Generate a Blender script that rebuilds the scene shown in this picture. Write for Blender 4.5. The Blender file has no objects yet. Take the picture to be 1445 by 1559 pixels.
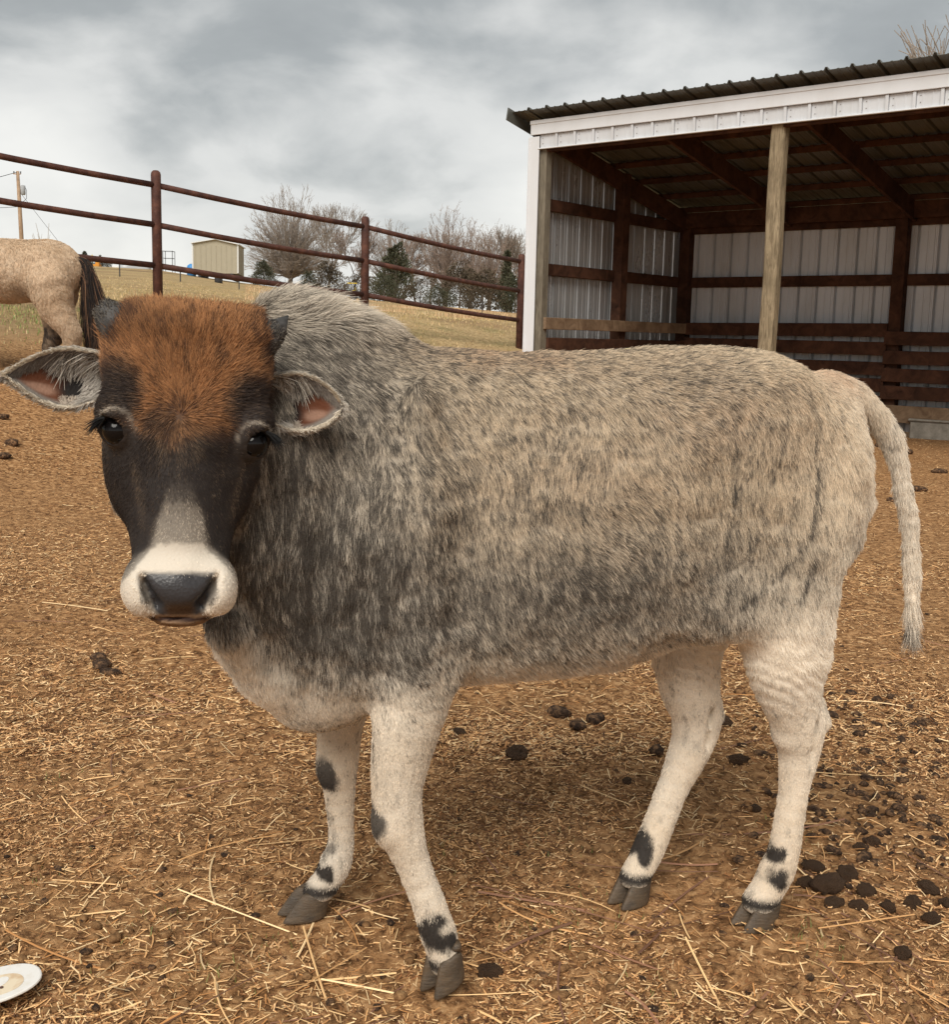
import bpy, bmesh, math, random
import numpy as np
from mathutils import Matrix, Vector, kdtree
random.seed(7)
RNG = np.random.default_rng(11)
SC = bpy.context.scene
COL = SC.collection
rad = math.radians

# ------------------------------------------------------------------ camera, world, sun, exposure
F_PX, PITCH, ROLL, EYE = 1754.7, .1515, .0233, 1.0      # focal length in photo pixels (1445 wide), tilt, roll, eye height
cp_, sp_, cr_, sr_ = math.cos(PITCH), math.sin(PITCH), math.cos(ROLL), math.sin(ROLL)
cam_data = bpy.data.cameras.new('camera')
cam_data.sensor_fit = 'HORIZONTAL'
cam_data.sensor_width = 36.0
cam_data.lens = 36.0 * F_PX / 1445.0
cam_data.clip_start = .05
cam_data.clip_end = 3000
cam = bpy.data.objects.new('camera', cam_data)
COL.objects.link(cam)
right = Vector((cr_, sr_ * sp_, sr_ * cp_)); up = Vector((-sr_, cr_ * sp_, cr_ * cp_)); fwd = Vector((0, cp_, -sp_))
cam.matrix_world = Matrix(((right.x, up.x, -fwd.x, 0), (right.y, up.y, -fwd.y, 0), (right.z, up.z, -fwd.z, EYE), (0, 0, 0, 1)))
SC.camera = cam

SUN_EL, SUN_AZ = 44, 192        # hazy sun behind the clouds, high and a little behind the viewer
world = bpy.data.worlds.new('World')
SC.world = world
world.use_nodes = True
wn = world.node_tree.nodes; wl = world.node_tree.links
wn.clear()
wout = wn.new('ShaderNodeOutputWorld')
bg_sky = wn.new('ShaderNodeBackground'); bg_sky.inputs['Strength'].default_value = .08
sky = wn.new('ShaderNodeTexSky'); sky.sky_type = 'NISHITA'; sky.sun_disc = False
sky.sun_elevation = rad(SUN_EL); sky.sun_rotation = rad(SUN_AZ)
wl.new(sky.outputs[0], bg_sky.inputs['Color'])
tc = wn.new('ShaderNodeTexCoord')
# clouds: noise on a flat layer overhead (direction divided by its height), so banks flatten towards the horizon
sep = wn.new('ShaderNodeSeparateXYZ'); wl.new(tc.outputs['Generated'], sep.inputs[0])
def wmath(op, a, b=None, c=None):
    m = wn.new('ShaderNodeMath'); m.operation = op
    for i, v in enumerate((a, b, c)):
        if v is None: continue
        if isinstance(v, (int, float)): m.inputs[i].default_value = v
        else: wl.new(v, m.inputs[i])
    return m.outputs[0]
hz = wmath('ADD', wmath('MAXIMUM', sep.outputs[2], 0.0), .42)
cx = wmath('DIVIDE', sep.outputs[0], hz); cy = wmath('DIVIDE', sep.outputs[1], hz)
comb = wn.new('ShaderNodeCombineXYZ'); wl.new(cx, comb.inputs[0]); wl.new(cy, comb.inputs[1])
comb.inputs[2].default_value = 3.1
def wnoise(scale, detail, rough, off=(0, 0, 0), sc=(1, 1, 1)):
    mp = wn.new('ShaderNodeMapping'); mp.inputs['Location'].default_value = off; mp.inputs['Scale'].default_value = sc
    wl.new(comb.outputs[0], mp.inputs[0])
    n = wn.new('ShaderNodeTexNoise'); n.inputs['Scale'].default_value = scale
    n.inputs['Detail'].default_value = detail; n.inputs['Roughness'].default_value = rough
    n.inputs['Distortion'].default_value = .25
    wl.new(mp.outputs[0], n.inputs['Vector']); return n.outputs[0]
big = wnoise(1.25, 5, .48, (4.7, 1.9, 0))
mid = wnoise(4.2, 7, .50, (7.1, 3.2, 0))
mixn = wmath('ADD', wmath('MULTIPLY', big, .60), wmath('MULTIPLY', mid, .40))
# higher overhead the cloud base is heavier and greyer, near the horizon it thins to pale
lift = wmath('MULTIPLY', wmath('SUBTRACT', sep.outputs[2], .13), 1.06)
cval = wmath('SUBTRACT', mixn, lift)
ramp = wn.new('ShaderNodeValToRGB'); wl.new(cval, ramp.inputs[0])
e = ramp.color_ramp.elements
e[0].position = .22; e[0].color = (.112, .119, .120, 1)
e[1].position = .60; e[1].color = (.372, .369, .354, 1)
e2 = e.new(.36); e2.color = (.168, .176, .176, 1)
e3 = e.new(.46); e3.color = (.300, .301, .293, 1)
bg_cl = wn.new('ShaderNodeBackground'); bg_cl.inputs['Strength'].default_value = 1.0
wl.new(ramp.outputs[0], bg_cl.inputs['Color'])
wmix = wn.new('ShaderNodeMixShader'); wmix.inputs[0].default_value = .96
wl.new(bg_sky.outputs[0], wmix.inputs[1]); wl.new(bg_cl.outputs[0], wmix.inputs[2])
wl.new(wmix.outputs[0], wout.inputs['Surface'])

sd = bpy.data.lights.new('sun', 'SUN'); sd.energy = 1.5; sd.angle = rad(38); sd.color = (1.0, .95, .87)
sun = bpy.data.objects.new('sun', sd); COL.objects.link(sun)
az = rad(SUN_AZ); el = rad(SUN_EL)
sdir = Vector((math.sin(az) * math.cos(el), math.cos(az) * math.cos(el), math.sin(el)))
sun.rotation_euler = sdir.to_track_quat('Z', 'Y').to_euler()
SC.view_settings.view_transform = 'Standard'; SC.view_settings.look = 'None'
SC.view_settings.exposure = 1.28; SC.view_settings.gamma = 1.0; SC.view_settings.use_curve_mapping = False
try:
    SC.cycles_curves.shape = 'RIBBONS'; SC.cycles_curves.subdivisions = 2
except Exception: pass
SC.cycles.max_bounces = 6; SC.cycles.diffuse_bounces = 3; SC.cycles.transparent_max_bounces = 6
SC.cycles.use_adaptive_sampling = True; SC.cycles.adaptive_threshold = .015

# ------------------------------------------------------------------ helpers
def ray(x, y):
    u, v = x - 722.5, y - 779.5
    u, v = u * cr_ + v * sr_, -u * sr_ + v * cr_
    a, b = u / F_PX, -v / F_PX
    return np.array([a, cp_ + b * sp_, b * cp_ - sp_])
def at(x, y, Y):
    """world point seen at photo pixel x, y when it stands Y metres ahead"""
    r = ray(x, y); return np.array([0, 0, EYE]) + r * (Y / r[1])
def on_ground(x, y, z=0):
    r = ray(x, y); return np.array([0, 0, EYE]) + r * ((z - EYE) / r[2])

def value_noise(P, scale, seed=0):
    """smooth lattice noise in -1..1, numpy"""
    q = np.asarray(P, np.float64) * scale + 1000.0
    i = np.floor(q).astype(np.int64); f = q - i; f = f * f * (3 - 2 * f)
    def h(a, b, c):
        n = (a * 73856093) ^ (b * 19349663) ^ (c * 83492791) ^ (seed * 2654435761)
        n = (n ^ (n >> 13)) * 1274126177
        n = (n ^ (n >> 16)) & 0xFFFFFF
        return n / float(0xFFFFFF) * 2 - 1
    r = 0
    for dx in (0, 1):
        wx = f[..., 0] if dx else 1 - f[..., 0]
        for dy in (0, 1):
            wy = f[..., 1] if dy else 1 - f[..., 1]
            for dz in (0, 1):
                wz = f[..., 2] if dz else 1 - f[..., 2]
                r = r + wx * wy * wz * h(i[..., 0] + dx, i[..., 1] + dy, i[..., 2] + dz)
    return r
def fbm(P, scale, oct=4, seed=0, gain=.5):
    r = 0; a = 1; t = 0
    for k in range(oct):
        r = r + a * value_noise(P, scale * 2.03 ** k, seed + k); t += a; a *= gain
    return r / t
def sstep(a, b, x):
    t = np.clip((np.asarray(x, float) - a) / (b - a), 0, 1); return t * t * (3 - 2 * t)

def tag(o, label=None, cat=None, group=None, kind=None):
    if label: o['label'] = label
    if cat: o['category'] = cat
    if group: o['group'] = group
    if kind: o['kind'] = kind
    return o
def empty(name, loc=(0, 0, 0), rz=0):
    o = bpy.data.objects.new(name, None); COL.objects.link(o); o.location = loc; o.rotation_euler = (0, 0, rz)
    o.empty_display_size = .1
    return o
def mesh_obj(name, V, Fc, mat=None, parent=None, smooth=False):
    me = bpy.data.meshes.new(name)
    me.from_pydata([tuple(v) for v in V] if not isinstance(V, np.ndarray) else V.tolist(), [], Fc if not isinstance(Fc, np.ndarray) else Fc.tolist())
    me.update()
    if smooth: me.polygons.foreach_set('use_smooth', np.ones(len(me.polygons), bool))
    if mat: me.materials.append(mat)
    o = bpy.data.objects.new(name, me); COL.objects.link(o)
    if parent: o.parent = parent
    return o
def fast_mesh(name, V, Fc, mat=None, parent=None, smooth=False, k=None):
    """numpy mesh: Fc is (n,k) array"""
    V = np.asarray(V, np.float32); Fc = np.asarray(Fc, np.int32); k = Fc.shape[1]
    me = bpy.data.meshes.new(name)
    me.vertices.add(len(V)); me.vertices.foreach_set('co', V.ravel())
    me.loops.add(Fc.size); me.loops.foreach_set('vertex_index', Fc.ravel())
    me.polygons.add(len(Fc)); me.polygons.foreach_set('loop_start', np.arange(0, Fc.size, k, dtype=np.int32))
    me.polygons.foreach_set('loop_total', np.full(len(Fc), k, np.int32))
    if smooth: me.polygons.foreach_set('use_smooth', np.ones(len(Fc), bool))
    me.update(calc_edges=True)
    if mat: me.materials.append(mat)
    o = bpy.data.objects.new(name, me); COL.objects.link(o)
    if parent: o.parent = parent
    return o
def vcol(me, name, C):
    a = me.attributes.new(name, 'FLOAT_COLOR', 'POINT')
    C = np.asarray(C, np.float32)
    if C.shape[1] == 3: C = np.concatenate([C, np.ones((len(C), 1), np.float32)], 1)
    a.data.foreach_set('color', C.ravel())

class MB:
    """collects shapes into one mesh"""
    def __init__(s): s.V = []; s.F = []
    def add(s, V, Fc):
        b = len(s.V); s.V += [tuple(v) for v in V]; s.F += [tuple(i + b for i in f) for f in Fc]
    def box(s, c, size, M=None):
        hx, hy, hz_ = [v / 2 for v in size]
        V = [Vector((sx * hx, sy * hy, sz * hz_)) for sx in (-1, 1) for sy in (-1, 1) for sz in (-1, 1)]
        if M is not None: V = [M @ v for v in V]
        c = Vector(c); V = [v + c for v in V]
        s.add(V, [(0, 1, 3, 2), (4, 6, 7, 5), (0, 4, 5, 1), (2, 3, 7, 6), (0, 2, 6, 4), (1, 5, 7, 3)])
    def beam(s, a, b, w, h, upv=(0, 0, 1)):
        """box from a to b, w across, h along upv"""
        a = Vector(a); b = Vector(b); d = (b - a).normalized(); sd_ = d.cross(Vector(upv)).normalized(); u = sd_.cross(d)
        V = [p + sd_ * (sx * w / 2) + u * (sz * h / 2) for p in (a, b) for sx in (-1, 1) for sz in (-1, 1)]
        s.add(V, [(0, 1, 3, 2), (4, 6, 7, 5), (0, 4, 5, 1), (2, 3, 7, 6), (0, 2, 6, 4), (1, 5, 7, 3)])
    def tube(s, pts, radii, n=8, cap=True):
        pts = [Vector(p) for p in pts]
        if isinstance(radii, (int, float)): radii = [radii] * len(pts)
        V = []; Fc = []
        ref = Vector((0, 0, 1))
        if abs((pts[-1] - pts[0]).normalized().z) > .9: ref = Vector((1, 0, 0))
        for i, p in enumerate(pts):
            d = (pts[min(i + 1, len(pts) - 1)] - pts[max(i - 1, 0)]).normalized()
            x = d.cross(ref).normalized(); y = d.cross(x)
            for k in range(n):
                t = 2 * math.pi * k / n; V.append(p + (x * math.cos(t) + y * math.sin(t)) * radii[i])
        for i in range(len(pts) - 1):
            for k in range(n):
                Fc.append((i * n + k, i * n + (k + 1) % n, (i + 1) * n + (k + 1) % n, (i + 1) * n + k))
        if cap: Fc.append(tuple(range(n - 1, -1, -1))); Fc.append(tuple(range((len(pts) - 1) * n, len(pts) * n)))
        s.add(V, Fc)
    def build(s, name, mat=None, parent=None, smooth=False, bevel=0):
        o = mesh_obj(name, s.V, s.F, mat, parent, smooth)
        if bevel:
            bm = bmesh.new(); bm.from_mesh(o.data)
            bmesh.ops.bevel(bm, geom=bm.edges[:], offset=bevel, segments=1, affect='EDGES', profile=.5)
            bm.to_mesh(o.data); bm.free()
        return o

# material helper -----------------------------------------------------------
class Mat:
    def __init__(s, name, rough=.8, spec=.3):
        s.m = bpy.data.materials.new(name); s.m.use_nodes = True
        s.n = s.m.node_tree.nodes; s.l = s.m.node_tree.links
        s.b = s.n['Principled BSDF']; s.b.inputs['Roughness'].default_value = rough
        s.b.inputs['Specular IOR Level'].default_value = spec
        s.tc = s.n.new('ShaderNodeTexCoord')
    def put(s, sock, v):
        if isinstance(v, bpy.types.NodeSocket): s.l.new(v, sock)
        elif isinstance(v, (tuple, list)): sock.default_value = tuple(v) + ((1,) if len(v) == 3 and len(sock.default_value) == 4 else ())
        else: sock.default_value = v
    def math(s, op, a, b=None, clamp=False):
        m = s.n.new('ShaderNodeMath'); m.operation = op; m.use_clamp = clamp
        s.put(m.inputs[0], a)
        if b is not None: s.put(m.inputs[1], b)
        return m.outputs[0]
    def coord(s, scale=(1, 1, 1), kind='Object', rot=(0, 0, 0)):
        mp = s.n.new('ShaderNodeMapping'); mp.inputs['Scale'].default_value = scale; mp.inputs['Rotation'].default_value = rot
        s.l.new(s.tc.outputs[kind], mp.inputs[0]); return mp.outputs[0]
    def noise(s, scale=5, detail=4, rough=.5, vec=None, dist=0):
        n = s.n.new('ShaderNodeTexNoise'); n.inputs['Scale'].default_value = scale; n.inputs['Detail'].default_value = detail
        n.inputs['Roughness'].default_value = rough; n.inputs['Distortion'].default_value = dist
        s.l.new(vec if vec is not None else s.coord(), n.inputs['Vector']); return n.outputs[0]
    def voronoi(s, scale=5, vec=None, feature='F1', out=0):
        n = s.n.new('ShaderNodeTexVoronoi'); n.feature = feature; n.inputs['Scale'].default_value = scale
        s.l.new(vec if vec is not None else s.coord(), n.inputs['Vector']); return n.outputs[out]
    def ramp(s, f, stops):
        r = s.n.new('ShaderNodeValToRGB'); s.l.new(f, r.inputs[0]); e = r.color_ramp.elements
        e[0].position = stops[0][0]; e[0].color = tuple(stops[0][1]) + (1,)
        e[1].position = stops[-1][0]; e[1].color = tuple(stops[-1][1]) + (1,)
        for p, c in stops[1:-1]:
            x = e.new(p); x.color = tuple(c) + (1,)
        return r.outputs[0]
    def mix(s, f, a, b, mode='MIX'):
        m = s.n.new('ShaderNodeMix'); m.data_type = 'RGBA'; m.blend_type = mode
        s.put(m.inputs[0], f); s.put(m.inputs[6], a); s.put(m.inputs[7], b); return m.outputs[2]
    def attr(s, name):
        a = s.n.new('ShaderNodeAttribute'); a.attribute_name = name; return a.outputs['Color']
    def color(s, c): s.put(s.b.inputs['Base Color'], c); return s
    def rough(s, r): s.put(s.b.inputs['Roughness'], r); return s
    def bump(s, h, strength=.3, dist=.01, normal=None):
        b = s.n.new('ShaderNodeBump'); b.inputs['Strength'].default_value = strength; b.inputs['Distance'].default_value = dist
        s.l.new(h, b.inputs['Height'])
        if normal is not None: s.l.new(normal, b.inputs['Normal'])
        s.l.new(b.outputs[0], s.b.inputs['Normal']); return b.outputs[0]

# ------------------------------------------------------------------ implicit surface machinery (animals)
def smin(a, b, k):
    h = np.clip(.5 + .5 * (b - a) / k, 0, 1)
    return b * (1 - h) + a * h - k * h * (1 - h)
def smax(a, b, k): return -smin(-a, -b, k)
def rcone(P, a, b, r1, r2):
    a = np.asarray(a, float); b = np.asarray(b, float); ba = b - a; l2 = ba @ ba
    t = np.clip(((P - a) @ ba) / l2, 0, 1)
    q = P - a - t[:, None] * ba
    return np.sqrt((q * q).sum(1)) - (r1 + (r2 - r1) * t)
def ellip(P, c, r, R=None):
    q = P - np.asarray(c, float)
    if R is not None: q = q @ R        # columns of R are the ellipsoid's axes
    r = np.asarray(r, float)
    k0 = np.sqrt(((q / r) ** 2).sum(1)); k1 = np.sqrt(((q / (r * r)) ** 2).sum(1)) + 1e-9
    return k0 * (k0 - 1) / k1
def chain(P, pts, d=None, k=.01):
    """pts: (x,y,z,r)"""
    for p, q in zip(pts[:-1], pts[1:]):
        e_ = rcone(P, p[:3], q[:3], p[3], q[3]); d = e_ if d is None else smin(d, e_, k)
    return d
def polygonize(sdf, lo, hi, h, block=8, thr=None):
    lo = np.array(lo, float); n = (np.ceil((np.array(hi) - lo) / h / block).astype(int)) * block
    nb = n // block
    bi = np.stack(np.meshgrid(*[np.arange(m) for m in nb], indexing='ij'), -1).reshape(-1, 3)
    cen = lo + (bi + .5) * block * h
    dc = sdf(cen)
    act = bi[np.abs(dc) < (thr or block * h * 1.6)]
    G = np.full(n, 1.0, np.float32)
    sg = np.where(dc < 0, -1.0, 1.0).reshape(nb)
    G[:] = np.repeat(np.repeat(np.repeat(sg, block, 0), block, 1), block, 2)
    off = np.stack(np.meshgrid(*[np.arange(block)] * 3, indexing='ij'), -1).reshape(-1, 3)
    for s0 in range(0, len(act), 600):
        A = act[s0:s0 + 600]
        idx = (A[:, None, :] * block + off[None]).reshape(-1, 3)
        G[idx[:, 0], idx[:, 1], idx[:, 2]] = sdf(lo + idx * h)
    S = G < 0
    # cells with a sign change
    c = np.zeros(tuple(n - 1), np.int8)
    for dx in (0, 1):
        for dy in (0, 1):
            for dz in (0, 1):
                c += S[dx:n[0] - 1 + dx, dy:n[1] - 1 + dy, dz:n[2] - 1 + dz]
    cell = np.argwhere((c > 0) & (c < 8))
    vid = np.full(tuple(n - 1), -1, np.int64); vid[cell[:, 0], cell[:, 1], cell[:, 2]] = np.arange(len(cell))
    acc = np.zeros((len(cell), 3)); cnt = np.zeros(len(cell))
    corners = [(0, 0, 0), (1, 0, 0), (0, 1, 0), (1, 1, 0), (0, 0, 1), (1, 0, 1), (0, 1, 1), (1, 1, 1)]
    val = [G[cell[:, 0] + a, cell[:, 1] + b, cell[:, 2] + d] for a, b, d in corners]
    for i in range(8):
        for j in range(i + 1, 8):
            dd = np.abs(np.subtract(corners[i], corners[j]))
            if dd.sum() != 1: continue
            m = (val[i] < 0) != (val[j] < 0)
            t = np.where(m, val[i] / np.where(m, val[i] - val[j], 1), 0)
            p = np.array(corners[i])[None] + t[:, None] * (np.subtract(corners[j], corners[i]))[None]
            acc[m] += p[m]; cnt[m] += 1
    V = lo + (cell + acc / cnt[:, None]) * h
    quads = []
    for ax in range(3):
        o1, o2 = (ax + 1) % 3, (ax + 2) % 3
        sl0 = [slice(1, n[k] - 1) for k in range(3)]; sl0[ax] = slice(0, n[ax] - 1)
        sl1 = list(sl0); sl1[ax] = slice(1, n[ax])
        A = S[tuple(sl0)]; B = S[tuple(sl1)]
        ch = np.argwhere(A != B)
        base = ch.copy(); base[:, o1] += 1; base[:, o2] += 1
        inside_first = A[ch[:, 0], ch[:, 1], ch[:, 2]]
        def g(d1, d2):
            q = base.copy(); q[:, o1] -= d1; q[:, o2] -= d2
            return vid[q[:, 0], q[:, 1], q[:, 2]]
        q4 = np.stack([g(1, 1), g(0, 1), g(0, 0), g(1, 0)], 1)
        q4[~inside_first] = q4[~inside_first][:, ::-1]
        quads.append(q4)
    Q = np.concatenate(quads); Q = Q[(Q >= 0).all(1)]
    return V, Q
def laplacian_smooth(V, Q, it=2, f=.5):
    E = np.concatenate([Q[:, [0, 1]], Q[:, [1, 2]], Q[:, [2, 3]], Q[:, [3, 0]]])
    E = np.concatenate([E, E[:, ::-1]])
    cnt = np.bincount(E[:, 0], minlength=len(V))[:, None]
    for k in range(it):
        for ff in (f, -f * 1.02):
            acc = np.stack([np.bincount(E[:, 0], V[E[:, 1], a], minlength=len(V)) for a in range(3)], 1)
            V = V + ff * (acc / np.maximum(cnt, 1) - V)
    return V
def vert_normals(V, Q):
    fn = np.cross(V[Q[:, 2]] - V[Q[:, 0]], V[Q[:, 3]] - V[Q[:, 1]])
    N = np.zeros_like(V)
    for k in range(4):
        for a in range(3): N[:, a] += np.bincount(Q[:, k], fn[:, a], minlength=len(V))
    return N / (np.linalg.norm(N, axis=1, keepdims=True) + 1e-12)
def make_hair(name, P, C, R, parent, mat):
    """P (n,k,3) strand points, C (n,k,3) colours, R (n,k) radii -> one hair object"""
    n, k = P.shape[:2]
    hc = bpy.data.hair_curves.new(name)
    hc.add_curves([k] * n)
    hc.position_data.foreach_set('vector', P.astype(np.float32).ravel())
    ra = hc.attributes.get('radius') or hc.attributes.new('radius', 'FLOAT', 'POINT')
    ra.data.foreach_set('value', R.astype(np.float32).ravel())
    ca = hc.attributes.new('coat', 'FLOAT_COLOR', 'POINT')
    C4 = np.concatenate([C, np.ones(C.shape[:2] + (1,))], 2).astype(np.float32)
    ca.data.foreach_set('color', C4.ravel())
    hc.materials.append(mat)
    o = bpy.data.objects.new(name, hc); COL.objects.link(o); o.parent = parent
    return o
def nearest(roots, pts):
    kd = kdtree.KDTree(len(roots))
    for i, p in enumerate(roots): kd.insert(p, i)
    kd.balance()
    return np.fromiter((kd.find(p)[1] for p in pts), np.int64, len(pts))
def sample_surface(V, Q, N, dens, seed=1):
    """about dens (per m2, per vertex) random points on quads; returns positions, normals"""
    r = np.random.default_rng(seed)
    T = np.concatenate([Q[:, [0, 1, 2]], Q[:, [0, 2, 3]]])
    a, b, c = V[T[:, 0]], V[T[:, 1]], V[T[:, 2]]
    ar = np.linalg.norm(np.cross(b - a, c - a), axis=1) / 2
    ex = ar * dens[T].mean(1)
    n = np.floor(ex + r.random(len(ex))).astype(int)
    ti = np.repeat(np.arange(len(T)), n)
    u = r.random((len(ti), 2)); su = np.sqrt(u[:, 0])
    w0, w1, w2 = 1 - su, su * (1 - u[:, 1]), su * u[:, 1]
    P = w0[:, None] * a[ti] + w1[:, None] * b[ti] + w2[:, None] * c[ti]
    NN = w0[:, None] * N[T[ti, 0]] + w1[:, None] * N[T[ti, 1]] + w2[:, None] * N[T[ti, 2]]
    NN /= np.linalg.norm(NN, axis=1, keepdims=True) + 1e-9
    return P, NN
def unit(v): return v / (np.linalg.norm(v, axis=-1, keepdims=True) + 1e-9)
# ------------------------------------------------------------------ the zebu: frame and shape
A_C = rad(15.5)
COW_O = np.array([.13, 1.84, 0.0])
_cu = np.array([math.cos(A_C), math.sin(A_C), 0]); _cv = np.array([-math.sin(A_C), math.cos(A_C), 0]); _cw = np.array([0, 0, 1.0])
COW_M = np.stack([_cu, _cv, _cw])                  # rows: the cow's x (towards the rump), y (away from the viewer), z
def to_cow(p): return (np.asarray(p, float) - COW_O) @ COW_M.T
# head frame: looks back at the viewer, a few degrees off
HEAD_Y = 1.375
_hc = at(277, 700, HEAD_Y)
_ht = np.array([0, 0, EYE]) - _hc; HEAD_D = np.linalg.norm(_ht); _ht /= HEAD_D
_hr = np.cross(np.array([0, 0, 1.0]), _ht); _hr /= np.linalg.norm(_hr)
_hu = np.cross(_ht, _hr)
_ro = ROLL + .006
_hr, _hu = _hr * math.cos(_ro) - _hu * math.sin(_ro), _hr * math.sin(_ro) + _hu * math.cos(_ro)
HK = HEAD_D / F_PX * .985
HC = to_cow(_hc)
HM = np.stack([_hr @ COW_M.T, _hu @ COW_M.T, _ht @ COW_M.T])   # rows: head right, up, out (in cow coordinates)
def head_q(P): return (P - HC) @ HM.T                   # metres in the head frame
def hpt(px, py, z): return HC + ((px - 277) * HK) * HM[0] - ((py - 700) * HK) * HM[1] + z * HM[2]
def hq(px, py, z): return np.array([(px - 277) * HK, -(py - 700) * HK, z])

T_S = [-.48, -.455, -.42, -.38, -.33, -.27, -.20, -.10, 0.0, .08, .15, .22, .28, .335, .38, .42, .455, .49, .525, .548, .562]
T_T = [.74, .86, .935, .972, .986, .985, .980, .977, .977, .979, .986, .990, .992, .990, .977, .958, .948, .928, .885, .815, .76]
T_B = [.53, .47, .43, .415, .42, .437, .450, .462, .463, .470, .488, .508, .54, .57, .57, .58, .585, .60, .63, .68, .70]
T_W = [.05, .09, .12, .145, .158, .166, .176, .190, .198, .200, .197, .190, .182, .172, .162, .152, .138, .118, .09, .06, .03]
T_E = [2, 2, 2.1, 2.2, 2.2, 2.2, 2.25, 2.3, 2.3, 2.3, 2.3, 2.4, 2.5, 2.5, 2.4, 2.3, 2.3, 2.2, 2.1, 2, 2]
T_G = [.1, .1, .12, .15, .18, .18, .15, .12, .08, .05, .0, -.05, -.08, -.1, -.1, -.1, -.05, 0, 0, 0, 0]
def torso(P):
    s = P[:, 0]
    t = np.interp(s, T_S, T_T); b = np.interp(s, T_S, T_B); w = np.interp(s, T_S, T_W); e = np.interp(s, T_S, T_E); g = np.interp(s, T_S, T_G)
    c = (t + b) / 2; hh = (t - b) / 2
    v = (P[:, 2] - c) / hh
    ww = w * (1 - g * np.clip(v, -1, 1))
    d = (np.abs(P[:, 1] / ww) ** e + np.abs(v) ** e) ** (1 / e) - 1
    d = d * np.minimum(ww, hh)
    over = np.maximum(np.maximum(T_S[0] - s, s - T_S[-1]), 0)
    return d + over
# head stations along its length, in photo-like units (converted by HK): y, half width, front z, back z, exponent
H_Y = [470, 479, 492, 515, 560, 600, 640, 675, 705, 740, 775, 810, 845, 875, 905, 925, 938, 947]
H_W = [84, 102, 117, 122, 124, 122, 117, 113, 106, 99, 90, 80, 73, 73, 72, 66, 56, 36]
H_F = [-.040, -.022, -.010, -.002, 0, 0, -.002, -.006, -.012, -.016, -.018, -.014, -.006, .002, .004, 0, -.008, -.025]
H_B = [-.07, -.09, -.12, -.165, -.185, -.20, -.21, -.215, -.21, -.195, -.175, -.155, -.135, -.12, -.11, -.10, -.09, -.075]
H_E = [2.2, 2.4, 2.7, 2.9, 2.9, 2.8, 2.6, 2.5, 2.4, 2.3, 2.3, 2.3, 2.4, 2.5, 2.4, 2.3, 2.2, 2.1]
_hy = -(np.array(H_Y, float) - 700) * HK
def head_loft(q):
    y = q[:, 1]; o = slice(None, None, -1)
    W = np.interp(y, _hy[o], np.array(H_W)[o]) * HK; Fz = np.interp(y, _hy[o], np.array(H_F)[o]); B = np.interp(y, _hy[o], np.array(H_B)[o]); e = np.interp(y, _hy[o], np.array(H_E)[o])
    c = (Fz + B) / 2; hh = (Fz - B) / 2; v = (q[:, 2] - c) / hh
    x0 = np.interp(y, _hy[o], (np.interp(np.array(H_Y), [456, 600, 760, 947], [286, 283, 279, 277]) - 277)[o]) * HK
    ww = W * (1 - .08 * np.clip(-v, -1, 1))
    d = ((np.abs((q[:, 0] - x0) / ww) ** e + np.abs(v) ** e) ** (1 / e) - 1) * np.minimum(ww, hh)
    return smax(d, np.maximum(y - _hy[0], _hy[-1] - y), .008)
def er(px): return px * HK
EYES = {'left': (182, 658, -.032), 'right': (384, 672, -.032)}
EYE_R = .0186
def head_sdf(P):
    q = head_q(P)
    d = head_loft(q)
    # bridge of the nose, a raised ridge
    d = smin(d, rcone(q, hq(275, 640, -.052), hq(275, 860, -.034), er(62), er(50)), .022)
    # cheeks / jaw muscles
    for sx, cxp in ((-1, 205), (1, 350)):
        d = smin(d, ellip(q, hq(cxp, 700, -.12), (er(46), er(95), .075)), .03)
    # brow ridges
    for cxp, cyp in ((176, 632), (389, 645)):
        d = smin(d, ellip(q, hq(cxp, cyp, -.034), (er(23), er(30), .03)), .02)
    # poll crest
    d = smin(d, ellip(q, hq(286, 492, -.06), (er(112), er(20), .045)), .03)
    # muzzle: wide upper lips each side of the nose pad, nose pad, chin
    for cxp in (222, 332):
        d = smin(d, ellip(q, hq(cxp, 893, -.014), (er(31), er(44), .037)), .014)
    d = smin(d, ellip(q, hq(275, 893, .000), (er(50), er(32), .026)), .014)
    d = smin(d, ellip(q, hq(277, 868, -.01), (er(62), er(26), .024)), .02)
    d = smin(d, ellip(q, hq(278, 940, -.024), (er(44), er(15), .030)), .010)
    # nostrils
    for sx, cxp in ((1, 240), (-1, 311)):
        R = Matrix.Rotation(rad(34 * sx), 3, 'Z')
        R = np.array(R)
        d = smax(d, -ellip(q, hq(cxp - sx * 4, 903, .020), (er(7.5), er(21), .022), R), .006)
        d = smax(d, -ellip(q, hq(cxp + sx * 3, 917, .020), (er(11), er(8.5), .026)), .006)
        d = smax(d, -ellip(q, hq(cxp - sx * 14, 884, .014), (er(5), er(17), .014), np.array(Matrix.Rotation(rad(22 * sx), 3, 'Z'))), .006)
    # mouth line
    d = smax(d, -ellip(q, hq(278, 940, .006), (er(46), er(2.2), .028)), .004)
    # eye sockets
    for nme, (x, y, z) in EYES.items():
        sx = -1 if nme == 'left' else 1
        R = np.array(Matrix.Rotation(rad(-20 * sx), 3, 'Y') @ Matrix.Rotation(rad(-10 * sx), 3, 'Z'))
        d = smin(d, ellip(q, hq(x, y, z) + np.array([0, .002, -.003]), (.0215, .0232, .0205)), .012)
        cc = hq(x, y, z) + np.array([sx * .011, -.001, .015])
        d = smax(d, -ellip(q, cc, (.0160, .0195, .0170), R), .003)
    return d
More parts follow.
